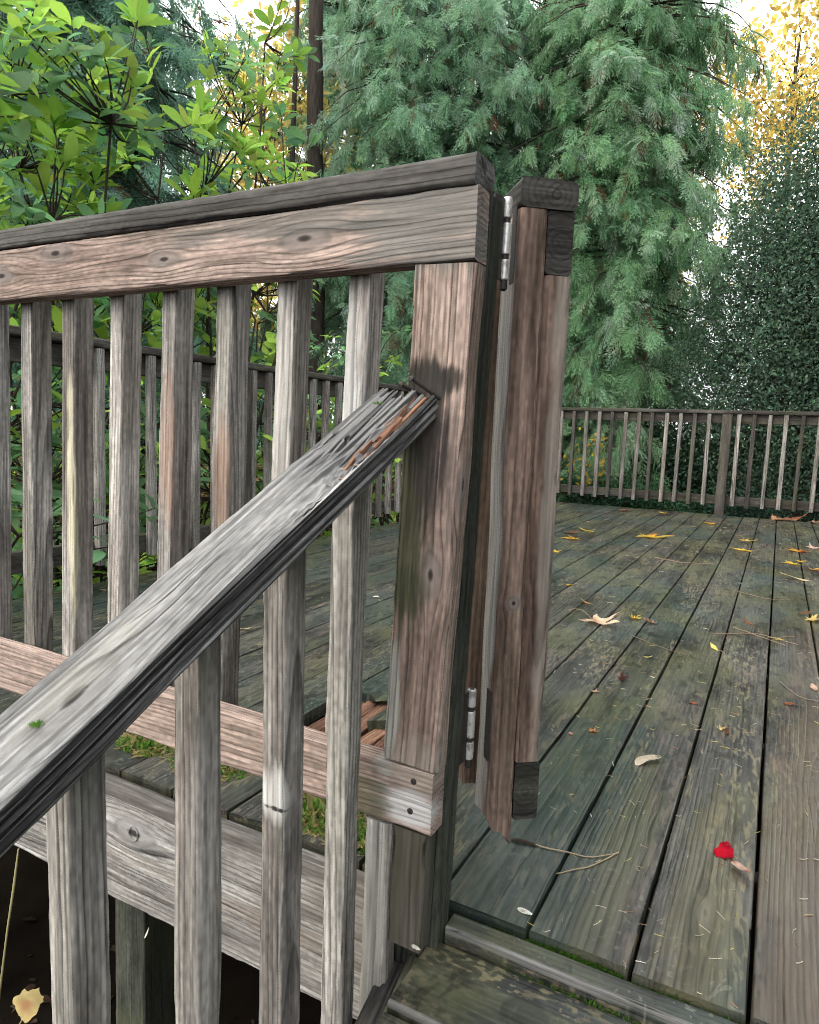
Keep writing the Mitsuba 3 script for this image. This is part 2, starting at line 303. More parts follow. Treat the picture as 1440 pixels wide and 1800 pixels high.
# ------------------------------------------------------------------ deck
DX0, DX1, DY1, PITCHB = -2.55, 3.05, 6.62, .1455
SEAM0 = -.117
def build_deck():
    k = thing('deck', 'wet green-grey plank deck strewn with fallen leaves', 'deck')
    i0 = int(math.floor((DX0 - SEAM0) / PITCHB)); i1 = int(math.ceil((DX1 - SEAM0) / PITCHB))
    for i in range(i0, i1):
        rg = np.random.default_rng(900 + i)
        xc = SEAM0 + (i + .5) * PITCHB
        y0 = 0.0 + rg.uniform(-.002, .003)
        y1 = DY1 + rg.uniform(-.012, .012)
        z = -.019 + rg.uniform(-.0015, .0015)
        if xc < -.46: y0 = .012
        hole = -1.02 < xc < -.70
        def bd(ya, yb, sd, e0=None, ej=None, zz=z):
            part(k, 'board', beam((xc, ya, zz), (xc + rg.uniform(-.0015, .0015), yb, zz), .1395 + rg.uniform(-.0012, .0008), .038, (0, 0, 1), DECK, sd,
                                  step=.06 if yb > 2 else .02, across=.03 if yb > 2 else .01, r=.003, wob=.0011, chip=.003, end0=e0, endj=ej))
        jag = lambda sg, s_: (lambda pts: sg * (.10 * n1(np.stack([pts[:, 0] * 60 + s_, pts[:, 1] * 20, 0 * pts[:, 0]], -1), 8) - .03))
        if hole:         # two boards rotted through beside the railing
            ya, yb = (.30, .66) if xc < -.86 else (.22, .55)
            bd(y0, ya, 1900 + i, ej=jag(1, i)); bd(yb, y1, 900 + i, e0=jag(-1, i + 5))
            for m_ in range(3):
                xx = xc + (m_ - 1) * .042
                part(k, 'rotted_board_end', beam((xx, ya - .10 + .03 * m_, -.040 - .006 * m_), (xx + .01, yb + .12 - .05 * m_, -.030 + .005 * m_), .040, .022, (.1 * (m_ - 1), 0, 1), ROT, 950 + i * 4 + m_,
                                                 step=.010, across=.006, wob=.006, chip=.006, end0=jag(-1, i + 9), endj=jag(1, i + 2)), label='reddish brown rotted board end')
        else: bd(y0, y1, 900 + i)
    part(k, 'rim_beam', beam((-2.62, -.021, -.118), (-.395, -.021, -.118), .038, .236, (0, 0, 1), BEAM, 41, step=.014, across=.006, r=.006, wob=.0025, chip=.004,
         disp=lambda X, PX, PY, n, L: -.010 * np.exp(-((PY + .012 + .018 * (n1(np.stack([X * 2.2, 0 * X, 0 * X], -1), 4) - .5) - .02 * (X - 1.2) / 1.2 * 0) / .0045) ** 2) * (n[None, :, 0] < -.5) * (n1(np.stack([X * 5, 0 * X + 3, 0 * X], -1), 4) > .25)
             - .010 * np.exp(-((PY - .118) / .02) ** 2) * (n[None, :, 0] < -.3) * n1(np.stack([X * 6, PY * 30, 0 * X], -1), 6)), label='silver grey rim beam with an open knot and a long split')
    part(k, 'rim_beam', beam((-.372, -.0275, -.124), (3.1, -.0275, -.124), .035, .236, (0, 0, 1), STAIR, 42, step=.02, across=.010, r=.003, wob=.001, chip=.004))
    part(k, 'rim_beam', beam((-2.60, .02, -.165), (-2.60, DY1, -.165), .038, .236, (0, 0, 1), FAR, 43))
    part(k, 'rim_beam', beam((-2.62, DY1 + .03, -.165), (3.1, DY1 + .03, -.165), .038, .236, (0, 0, 1), FAR, 44))
    for n, y in enumerate(np.arange(.40, 6.6, .61)):
        part(k, 'joist', beam((-2.56, y, -.135), (3.05, y, -.135), .038, .18, (0, 0, 1), FAR, 60 + n, step=.3, across=.05))
    for n, (x, y) in enumerate([(-1.135, .075), (-2.3, .075), (.9, .075), (-2.3, 3.3), (.2, 3.3), (-1.0, 6.4), (1.8, 6.4)]):
        z0 = float(ground_z(np.array(x), np.array(y))) - .1
        part(k, 'support_post', beam((x, y, z0), (x, y, -.225), .092, .092, (0, -1, 0), POST if n else POST, 80 + n, step=.03, across=.012, wob=.003, chip=.004))
    # the open knot of the rim beam: a dark ring-lined hole
    a = np.linspace(0, 2 * np.pi, 28)
    rr = .0125 * (1 + .10 * np.cos(2 * a))
    P = np.stack([-1.036 + rr * .85 * np.cos(a), -.0405 + 0 * a, -.078 + rr * 1.25 * np.sin(a)], 1)
    v, f = tube_mesh(P, .0022, 6)
    fan = np.vstack([P + [0, .001, 0], [[-1.036, -.0385, -.078]]]); jj = np.arange(len(a) - 1)
    part(k, 'knot', raw_ply(np.vstack([v]), f, None, np.stack([np.full(len(v), 20. * (BEAM * 8) + 3), np.full(len(v), .1)], 1), 'm_wood'))
    part(k, 'knot_hole', mikit.ply((fan, np.stack([jj, jj + 1, 0 * jj + len(a)], 1)), 'm_iron'), label='dark open knot in the silver beam')
    return k
DECK_K = build_deck()

# ------------------------------------------------------------------ stair: treads and stringer
def build_stair():
    k = thing('staircase', 'weathered wooden stair landing with mossy green treads beside the deck edge', 'stairs')
    ys = [(-.051, -.184, -.028), (-.190, -.327, -.036), (-.335, -.47, -.20), (-.478, -.613, -.203), (-.62, -.755, -.37), (-.763, -.898, -.373), (-.905, -1.04, -.54), (-1.048, -1.185, -.543), (-1.19, -1.33, -.71), (-1.338, -1.47, -.713)]
    for n, (a, b, z) in enumerate(ys):
        part(k, 'tread', beam((-.389, (a + b) / 2, z - .019), (.95, (a + b) / 2, z - .019), a - b, .038, (0, 0, 1), STAIR, 120 + n, step=.02, across=.010, r=.003, wob=.0012, chip=.003))
    # two sloping side boards (stringers)
    for n, x in enumerate((-.437, -.4055)):
        th = (.034, .024)[n]; zt = (-.066, -.046)[n]
        part(k, 'stringer', beam((x, -1.75, zt - .15 - 1.66 * .47), (x, -.020, zt - .15 + .068 * .47), th, .26, (0, -.42, .9), CAP if n == 0 else STAIR, 140 + n, step=.03, across=.012, wob=.002, chip=.004))
    part(k, 'stringer', beam((.97, -1.75, -.98), (.97, -.06, -.19), .038, .26, (0, -.42, .9), STAIR, 142))
    return k
build_stair()

# ------------------------------------------------------------------ railings
def disc_bolt(c, nrm, r=.006, depth=.004):
    nrm = unit(nrm); a = unit(np.cross(nrm, [.2, .1, .97])); b = np.cross(nrm, a)
    an = np.linspace(0, 2 * np.pi, 13)[:-1]; P = np.asarray(c, float)
    v = [P + nrm * depth * h + rr * (np.cos(t) * a + np.sin(t) * b) for h, rr in ((-1, r), (.25, r), (.45, r * .6)) for t in an] + [P + nrm * depth * .5]
    f = []
    for l in range(2):
        for i in range(12):
            j = (i + 1) % 12; f += [[l * 12 + i, l * 12 + j, l * 12 + 12 + j], [l * 12 + i, l * 12 + 12 + j, l * 12 + 12 + i]]
    f += [[24 + i, 24 + (i + 1) % 12, 36] for i in range(12)]
    return np.array(v), np.array(f)
def nail(p, q, r=.0022):
    p, q = np.asarray(p, float), np.asarray(q, float); d = unit(q - p)
    v, f = tube_mesh([p, (p + q) / 2, q, q + d * .0006, q + d * .0016], [r, r, r, r * 2.1, r * 2.1], 8)
    return mikit.ply((v, f), 'm_iron', smooth=30)

LEAN = .032                      # the near railing racks towards the stair
def lx(z): return LEAN * (z - .27)
def build_near_railing():
    k = thing('guard_railing', 'pinkish grey weathered railing at the deck edge, its end post standing by the stair', 'railing')
    yf = -.112
    gro = lambda X, PX, PY, n, L: -.0016 * np.clip(n1(np.stack([X * 1.6, PX * 150 + .02 * np.sin(X * 9), PY * 150 + 1.2 * np.sin(X * 5.0)], -1), 7) - .55, 0, 1) * 2
    part(k, 'cap', beam((-2.62, yf + .027, 1.0375), (-.350, yf + .027, 1.0305), .058, .037, (0, 0, 1), CAP, 201, step=.012, across=.004, r=.005, wob=.0022, chip=.003, disp=gro), label='dark wet top cap')
    part(k, 'top_rail', beam((-2.62, yf + .019, .969), (-.3475, yf + .019, .969), .038, .089, (0, 0, 1), GUARD, 203, step=.012, across=.0035, r=.004, wob=.002, chip=.004, disp=gro))
    part(k, 'bottom_rail', beam((-2.62, yf + .019, .222), (-.372, yf + .019, .212), .038, .089, (0, 0, 1), GUARD, 207, step=.012, across=.004, r=.004, wob=.002, chip=.004, disp=gro))
    # front board of the post; below the knot its left edge is waney
    xb, xt = -.404 - .003, -.386
    def wane(X, PX, PY, L):
        z = X
        t = np.clip((.36 - z) / .05, 0, 1) * np.clip(.6 + .5 * n1(np.stack([z * 6, 0 * z, 0 * z], -1), 2), 0, 1)
        return np.where(PX < 0, 0, 0) + t * .0 * PX, 0 * PX
    part(k, 'front_board', beam((-.4105, yf + .0205, .2595), (-.3885, yf + .0205, .9235), .086, .035, (0, -1, 0), GUARD, 211, step=.008, across=.004, r=.0045, wob=.003, chip=.006, disp=gro), label='brown upright board with a grey knot and dark rot stain')
    part(k, 'filler_board', beam((-.4085, yf + .0205, -.012), (-.4055, yf + .0205, .166), .056, .035, (0, -1, 0), POST, 213, step=.008, across=.004, r=.005, wob=.004, chip=.012), label='dark lower board with flaking surface')
    part(k, 'post', beam((-.4295, -.0455, -.55), (-.3885, -.0455, 1.040), .080, .050, (0, -1, 0), POST, 215, step=.012, across=.005, r=.008, wob=.003, chip=.006,
                         endj=lambda pts: -.030 * (pts[:, 0] / .044) ** 2 * (pts[:, 0] > 0) - .02 * (pts[:, 1] < -.02)), label='green-stained end post')
    # weathered strip left of the filler board: the second post, seen below the rail
    part(k, 'post', beam((-.4585, -.0935, -.30), (-.4555, -.0935, .166), .040, .034, (0, -1, 0), BALU, 217, step=.012, across=.005, r=.005, wob=.003, chip=.006), label='pale grey lower post')
    part(k, 'post', beam((-2.50, -.0375, -.55), (-2.49, -.0375, 1.02), .088, .070, (0, -1, 0), POST, 219))
    xs = [-1.222, -1.102, -.978, -.855, -.735, -.612, -.490]     # right at z .91
    fx = [-1.275, -1.155, -1.028, -.905, -.786, -.666, -.543]
    w = .035
    allx = [f * 1.0151 - .0030 + w / 2 for f in fx]
    allx = [allx[0] - .122 * m for m in range(10, 0, -1)] + allx
    for n, x in enumerate(allx):
        rg = np.random.default_rng(300 + n)
        d = .043 if n >= 10 else .036
        zb = .155 + rg.uniform(-.01, .01)
        part(k, 'baluster', beam((x - .031 * .74 + rg.uniform(-.003, .003), yf + .0395 + d / 2, zb), (x + rg.uniform(-.002, .002), yf + .0395 + d / 2, .985), w + rg.uniform(-.001, .002), d, (0, -1, 0), BALU, 300 + n,
                                 step=.010 if n > 8 else .05, across=.0035 if n > 8 else .01, r=.0028, wob=.0010, chip=.003, disp=gro))
    for c in [(-.3975, .988), (-.3875, .944)]:
        part(k, 'bolt', mikit.ply(disc_bolt((c[0], yf + .0012, c[1]), (0, -1, 0), .0046, .002), 'm_iron', smooth=30))
    for c in [(-.401, .240), (-.4045, .196)]:
        part(k, 'bolt', mikit.ply(disc_bolt((c[0], yf + .0012, c[1]), (0, -1, 0), .0046, .002), 'm_iron', smooth=30))
    # nails that held the broken handrail
    part(k, 'nail', nail((-.388, -.108, .757), (-.411, -.142, .779)))
    part(k, 'nail', nail((-.416, -.108, .762), (-.428, -.138, .772)))
    blob(GUARD, (-.412, -.112, .776), (.046, .05, .036), (.014, .014, .012), .95)
    blob(GUARD, (-.372, -.112, .782), (.018, .05, .022), (.02, .019, .017), .9)
    blob(GUARD, (-.440, -.112, .60), (.045, .05, .17), (.062, .068, .040), .9)
    blob(GUARD, (-.400, -.112, .69), (.028, .05, .12), (.036, .034, .031), .8)
    blob(GUARD, (-.425, -.112, .500), (.040, .05, .04), (.045, .050, .030), .75)
    blob(GUARD, (-.448, -.112, .33), (.020, .05, .14), (.30, .30, .27), .95)
    blob(GUARD, (-.395, -.112, .262), (.06, .05, .05), (.26, .23, .20), .6)
    blob(GUARD, (-.405, -.112, .20), (.055, .05, .030), (.46, .46, .46), .95)
    blob(GUARD, (-.48, -.112, .20), (.05, .05, .05), (.14, .135, .085), .7)
    blob(GUARD, (-.40, -.112, .975), (.16, .05, .07), (.13, .132, .125), .85)
    blob(GUARD, (-.62, -.112, 1.0), (.30, .05, .03), (.13, .128, .12), .7)
    blob(POST, (-.405, -.112, .06), (.06, .03, .3), (.088, .078, .066), .8)
    return k
build_near_railing()

def build_stair_railing():
    k = thing('stair_railing', 'broken grey stair handrail on square balusters, its upper end rotted and split', 'railing')
    pe, pl = np.array([-.4268, -.1263, .768]), np.array([-.4807, -.62, .4719])
    d = unit(pe - pl); sd = unit(np.cross(d, [0, 0, 1])); up = np.cross(sd, d); up = math.cos(.083) * up + math.sin(.083) * sd
    p1 = pe; p0 = pe - d * 1.75
    c_ = up * .018
    rg = np.random.default_rng(5)
    cr = [(-.033, .0030, .34, .016), (-.026, .0026, .46, .018), (-.017, .0024, .24, .015), (-.007, .0026, .38, .018), (.002, .0022, .28, .016), (.010, .0024, .34, .015), (.018, .0020, .20, .014), (.025, .0026, .28, .016), (.030, .0024, .24, .012)]
    far = [(-.022, .0012, .62, .9, .004), (-.030, .0012, 1.0, 1.3, .005), (.006, .0011, .48, .60, .003), (-.010, .0010, .95, 1.25, .004), (.016, .001, 1.1, 1.4, .004)]
    def disp(X, PX, PY, n, L):
        e = L - X
        top = (n[None, :, 1] > .5)
        right = (n[None, :, 0] > .5) | (n[None, :, 0] < -.5)
        o = np.zeros_like(X)
        wv = .003 * (n1(np.stack([X * 9, PX * 18, 0 * X], -1), 11) - .5) + .003 * (n1(np.stack([X * 30, PX * 40, 0 * X], -1), 12) - .5)
        jag = .10 * n1(np.stack([np.floor((PX + .05) / .0068) * 7.7, 0 * X, 0 * X], -1), 33)
        o -= top * .0085 * np.clip((.150 + jag - e) / .07, 0, 1) ** 1.3 * np.clip(.35 + 1.3 * n1(np.stack([X * 60, PX * 200, 0 * X], -1), 34), 0, 1)
        for c, w, e0, e1, dep in far:
            o -= top * dep * np.clip((e - e0) * 30, 0, 1) * np.clip((e1 - e) * 30, 0, 1) * np.exp(-((PX - c + wv * .7) / w) ** 2) * (n1(np.stack([X * 22 + c * 500, 0 * X, 0 * X], -1), 14) > .35)
        o -= top * .0011 * np.clip(n1(np.stack([X * 5, PX * 330, 0 * X], -1), 15) - .4, 0, 1) * 2
        # rotted arris
        rotd = 1.3 * np.clip(1 - e / .30, 0, 1) ** .7 * (.45 + .8 * (n1(np.stack([X * 45, PX * 90, 0 * X], -1), 17) - .3) + .7 * (n1(np.stack([X * 150, PX * 160, 0 * X], -1), 27) - .4))
        o -= top * .017 * np.clip((PX - .016 + .010 * (n1(np.stack([X * 20, 0 * X, 0 * X], -1), 18) - .5)) / .010, 0, 1) * rotd
        # grooved sides
        g = n1(np.stack([X * 1.1, PY * 240 + 2 * np.sin(X * 4), 0 * X + PX], -1), 19)
        o -= right * .0026 * np.clip(g - .42, 0, 1) * 2.0
        return o
    def endj(pts):
        z = n1(np.stack([pts[:, 0] * 170, pts[:, 1] * 60, 0 * pts[:, 0]], -1), 21)
        t = (pts[:, 0] + .038) / .076
        return .004 - .026 * z - .006 * (pts[:, 1] < -.005) - .004 * np.clip((-.020 - pts[:, 0]) / .015, 0, 1) + .014 * (pts[:, 0] > .028) - .022 * np.exp(-((t - .62) / .10) ** 2) - .022 * np.exp(-((t - .22) / .06) ** 2) * (pts[:, 1] > 0)
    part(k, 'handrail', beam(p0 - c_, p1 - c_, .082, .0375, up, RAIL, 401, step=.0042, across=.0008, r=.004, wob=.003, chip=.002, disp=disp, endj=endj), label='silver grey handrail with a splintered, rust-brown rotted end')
    # splinters: the top of the last hand's breadth has split into strips with deep gaps between them
    sd2 = np.cross(d, up)
    at = lambda e, px, h: p1 - d * e + sd2 * px + up * h
    px = -.0385; n = 0
    while px < .036:
        w = (rg.uniform(.0040, .0092) if px < .012 else rg.uniform(.0028, .0056)); cx = px + w / 2; px += w + rg.uniform(.0004, .0022)
        rot = cx > .004 + .014 * rg.random()
        e = rg.uniform(-.006, .022) if not rot else rg.uniform(-.004, .006)
        if cx < -.026: e -= .006
        hb = rg.uniform(-.0022, .0012) - (.0045 if rot else 0)
        stop = rg.uniform(.17, .27) if not rot else rg.uniform(.14, .20)
        while e < stop:
            ln = rg.uniform(.06, .19) if not rot else rg.uniform(.022, .085)
            e2 = min(e + ln, stop + .02); last = e2 >= stop
            h = hb + rg.uniform(-.0012, .0012) * (1 if not rot else 2.2)
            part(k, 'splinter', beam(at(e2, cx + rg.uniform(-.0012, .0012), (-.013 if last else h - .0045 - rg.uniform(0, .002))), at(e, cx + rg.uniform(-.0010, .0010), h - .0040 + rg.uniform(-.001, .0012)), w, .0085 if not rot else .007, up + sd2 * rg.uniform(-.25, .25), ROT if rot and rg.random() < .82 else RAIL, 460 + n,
                                     step=.005, across=.0018, r=.0006, wob=.0011, chip=.0008,
                                     endj=lambda q, z=rg.uniform(.004, .016), g_=rg.integers(99): -z * n1(np.stack([q[:, 0] * 420 + g_, q[:, 1] * 200, 0 * q[:, 0]], -1), 5)))
            n += 1; e = e2 + rg.uniform(-.004, .003)
    # where the fresh rot shows, rusty orange
    q = p1 + np.array([.038, 0, 0]) - d * .105
    for s, st in ((.03, .7), (.08, .7), (.13, .6)):
        c = p1 + d * s + np.array([.027, 0, 0]) - up * .004
        blob(RAIL, tuple(c), (.013, .034, .030), (.25, .115, .062), st)
    blob(RAIL, tuple(p1 - d * .10 - np.array([.012, 0, 0])), (.05, .15, .12), (.125, .127, .130), .7)
    blob(RAIL, tuple(p1 - d * .49 - np.array([.012, 0, 0])), (.02, .13, .07), (.22, .22, .19), .35)
    blob(RAIL, tuple(p1 - d * .80 + np.array([.012, 0, 0])), (.025, .045, .04), (.10, .103, .115), .8)
    side = p1 - up * .02 + np.array([.043, 0, 0])
    ys = [(-.17, -.506), (-.308, -.502), (-.427, -.518), (-.560, -.528)]
    for n in range(8):
        if n < 4: y, x = ys[n]
        else: y, x = -.560 - .128 * (n - 3), -.528
        zt = .7162 + (y + .135) * .5037 - .0445
        # sloped top cut follows the underside of the handrail
        slope = .5037
        dd = .034 + .003 * (n % 2)
        x0 = x + .018; lean = (-.008, -.010, -.005, -.010, -.008, -.008, -.008, -.008)[n]
        part(k, 'baluster', beam((x0 - lean * .3, y + dd / 2, zt - 1.05), (x0 + lean * .3, y + dd / 2, zt + .006), .036, dd, (0, -1, 0), BALU, 420 + n, step=.010, across=.0035, r=.003, wob=.0013, chip=.003,
                                 endj=lambda pts: -pts[:, 1] * slope * 1.0,
                                 disp=lambda X, PX, PY, n_, L: -.0018 * np.clip(n1(np.stack([X * 1.6, PX * 170 + 1.2 * np.sin(X * 4), PY * 170], -1), 27) - .5, 0, 1) * 2))
    return k
build_stair_railing()
blob(BALU, (-1.157, -.074, .55), (.014, .012, .26), (.52, .49, .36), .9)
blob(BALU, (-.457, -.112, .0), (.024, .03, .26), (.36, .35, .31), .8)
blob(BALU, (-.484, -.312, .290), (.024, .03, .045), (.62, .62, .60), .9)
blob(BALU, (-.481, -.312, .272), (.020, .03, .0035), (.02, .02, .02), .95)
blob(BALU, (-.55, -.074, .72), (.03, .012, .22), (.46, .47, .47), .7)
blob(BALU, (-.668, -.074, .74), (.03, .012, .15), (.42, .41, .39), .6)
blob(BALU, (-.908, -.074, .66), (.022, .012, .16), (.30, .19, .14), .55)
blob(BALU, (-.784, -.074, .62), (.022, .012, .14), (.31, .20, .15), .5)
blob(STAIR, (.3, -.0455, -.007), (2.5, .0050, .014), (.15, .15, .148), .8)
blob(STAIR, (.3, -.182, -.0285), (2.5, .005, .010), (.12, .12, .115), .7)

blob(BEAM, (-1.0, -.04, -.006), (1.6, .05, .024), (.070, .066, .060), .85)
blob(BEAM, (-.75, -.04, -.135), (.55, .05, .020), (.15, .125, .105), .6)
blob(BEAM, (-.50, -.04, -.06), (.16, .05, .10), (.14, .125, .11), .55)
blob(DECK, (-.30, .25, 0), (.17, .75, .1), (.024, .041, .036), .65)
blob(DECK, (.12, .35, 0), (.10, 1.0, .1), (.080, .058, .040), .65)
blob(DECK, (.17, 1.6, 0), (.09, .7, .1), (.075, .058, .044), .5)
blob(DECK, (-.04, .20, 0), (.06, .45, .1), (.080, .074, .040), .6)
blob(DECK, (-.18, .28, 0), (.05, .40, .1), (.075, .073, .036), .5)

def rail_run(name, label, p0, p1, inward, posts, spacing, seed, zt=1.04):
    """A plain run of railing: cap, top rail, bottom rail, posts and balusters, the balusters on the inner side."""
    k = thing(name, label, 'railing')
    p0, p1, inn = np.array(p0, float), np.array(p1, float), np.array(inward, float)
    d = unit(p1 - p0); L = np.linalg.norm(p1 - p0)
    z = np.array([0, 0, 1.0])
    part(k, 'cap', beam(p0 + z * (zt - .019), p1 + z * (zt - .019), .115, .036, (0, 0, 1), FAR, seed, step=.05, across=.015, r=.006, wob=.003, chip=.005))
    part(k, 'top_rail', beam(p0 + z * (zt - .085), p1 + z * (zt - .085), .038, .089, (0, 0, 1), FAR, seed + 1, step=.05, across=.02))
    part(k, 'bottom_rail', beam(p0 + z * .148, p1 + z * .148, .038, .085, (0, 0, 1), FAR, seed + 2, step=.05, across=.02))
    for n, x in enumerate(posts):
        c = p0 + d * x + inn * .045
        part(k, 'post', beam(c - z * .35, c + z * (zt - .042), .089, .075, inn, FAR, seed + 10 + n, step=.04, across=.02, wob=.003))
    n = 0; x = spacing * .5
    while x < L:
        if min(abs(x - q) for q in posts) > .075:
            rg = np.random.default_rng(seed + 40 + n)
            c = p0 + d * x + inn * .0385
            part(k, 'baluster', beam(c + z * (.092 + rg.uniform(-.01, .005)) + d * rg.uniform(-.006, .006), c + z * (zt - .04) + d * rg.uniform(-.006, .006), .036 + rg.uniform(-.003, .002), .038, inn, BALU if seed == 700 or n % 3 else FAR, seed + 40 + n, step=.06, across=.012, wob=.0015))
            n += 1
        x += spacing
    return k
rail_run('guard_railing', 'dark brown railing along the far deck edge under the drooping conifer', (-2.62, 6.69, 0), (3.1, 6.69, 0), (0, -1, 0), [.06, 2.135, 3.75, 5.6], .1360, 500)
rail_run('guard_railing', 'weathered railing along the left deck edge in front of the rhododendron', (-2.58, .03, 0), (-2.58, 6.60, 0), (1, 0, 0), [.05, 1.9, 3.9, 6.5], .1380, 700, zt=1.045)

# ------------------------------------------------------------------ gate, swung open behind the post, seen on its hinge end
def build_gate():
    k = thing('gate', 'brown wooden gate standing open behind the post, hung on two steel hinges', 'gate')
    az = math.radians(40); g = np.array([-math.sin(az), math.cos(az), 0]); nl = np.array([-math.cos(az), -math.sin(az), 0])  # away, left face
    o = np.array([-.290, .045, 0])            # centre of the right-hand rails' end
    z = np.array([0, 0, 1.0])
    Lg = .66
    part(k, 'cap', beam(o + nl * .0195 + z * 1.0385 + g * -.004, o + nl * .0195 + z * 1.0385 + g * Lg, .080, .036, (0, 0, 1), CAP, 601, step=.012, across=.004, r=.006, wob=.004, chip=.008), label='dark wet cap with end grain')
    part(k, 'top_rail', beam(o + z * .977, o + z * .977 + g * Lg, .038, .084, (0, 0, 1), CAP, 603, step=.02, across=.006))
    part(k, 'bottom_rail', beam(o + z * .186, o + z * .186 + g * Lg, .038, .088, (0, 0, 1), CAP, 605, step=.02, across=.006))
    part(k, 'stile', beam(o + z * .2315 + g * .0175, o + z * .9335 + g * .0175, .040, .036, -g, GATE, 607, step=.012, across=.0035, r=.006, wob=.003, chip=.006), label='brown stile between the rails')
    part(k, 'hinge_stile', beam(o + nl * .039 + z * .112 + g * .035, o + nl * .039 + z * 1.0185 + g * .035, .038, .074, -g, GATE, 609, step=.010, across=.0035, r=.006, wob=.003, chip=.006,
                                end0=lambda pts: -.018 * (pts[:, 0] / .02) + .02 * n1(np.stack([pts[:, 0] * 90, pts[:, 1] * 40, 0 * pts[:, 0]], -1), 2)), label='dark brown hinge stile')
    for n in range(1, 5):
        c = o + nl * .039 + g * (.03 + .124 * n)
        part(k, 'baluster', beam(c + z * .13, c + z * 1.016, .037, .038, -g, GATE, 620 + n, step=.03, across=.01))
    part(k, 'end_stile', beam(o + z * .2315 + g * (Lg - .02), o + z * .9335 + g * (Lg - .02), .040, .036, -g, GATE, 608, step=.03, across=.01))
    blob(GATE, (-.282, .045, .60), (.012, .05, .55), (.27, .25, .22), .55)
    blob(GATE, (-.364, .040, .55), (.031, .05, .62), (.33, .32, .30), .85)
    for zc in (.976, .288):
        h = key_for(f'{k}__hinge')
        ax = np.array([-.3530, .004, zc]) if zc > .5 else np.array([-.3695, .006, zc - .003])
        half = .056
        ms = []
        # two leaves, one on the post jamb, one on the gate stile
        def leaf(c, dirv, nn, w=.030):
            b = trimesh.creation.box((w, .0022, half * 1.9)); R = np.eye(4); R[:3, 0] = unit(dirv); R[:3, 1] = unit(nn); R[:3, 2] = [0, 0, 1]; R[:3, 3] = c
            b.apply_transform(R); b.apply_translation([0, 0, 0]); return np.array(b.vertices), np.array(b.faces)
        ms = [leaf(ax + np.array([-.004, -.018, 0]), (.1, 1, 0), (1, -.1, 0)), leaf(o * [1, 1, 0] + z * ax[2] + nl * .0592 + g * .020, g, nl, .016)]
        scene[h] = mikit.ply(join(ms), 'm_iron')
        ln = [.030, .044, .030]; zz = ax[2] + half
        for n, l in enumerate(ln):
            a = ax * [1, 1, 0] + z * (zz - l + .0025); b = ax * [1, 1, 0] + z * zz
            v, f = tube_mesh([a, a + z * .0005, a + z * .002, b - z * .002, b - z * .0005, b], [.0005, .0058, .0068, .0068, .0058, .0005], 16)
            part(h, 'barrel', mikit.ply((v, f), 'm_steel', smooth=40)); zz -= l + .0035
        v, f = tube_mesh([ax - z * (half + .010), ax - z * (half + .008), ax + z * (half - .001)], [.003, .0052, .0048], 10)
        part(h, 'pin', mikit.ply((v, f), 'm_iron', smooth=40))
    return k
build_gate()

# ------------------------------------------------------------------ vegetation
def leafcol(rg, n, base, jit=.25, hue=.12):
    b = np.array(base)[None] * (1 + jit * rg.standard_normal((n, 1))).clip(.45, 1.7)
    return (b * (1 + hue * rg.standard_normal((n, 3)))).clip(.006, .8)

# broad leaf: along +x, width +-y, folded on its midrib and curved down at the tip
def broad_leaf(fold=.25, droop=.25, wr=.20):
    t = np.array([0, .14, .38, .62, .84, 1.0]); wd = np.array([.03, .45, .85, 1.0, .66, .05]) * wr
    v = []
    for a, w in zip(t, wd):
        zc = -droop * a * a
        v += [(a, w, zc + fold * w), (a, 0, zc), (a, -w, zc + fold * w)]
    f = []
    for i in range(5):
        for j in (0, 1):
            a = i * 3 + j; f += [[a, a + 3, a + 4], [a, a + 4, a + 1]]
    return np.array(v), np.array(f)
LEAF_T = [broad_leaf(.22, .10), broad_leaf(.15, .28), broad_leaf(.28, .40, .18), broad_leaf(.10, -.05, .22)]

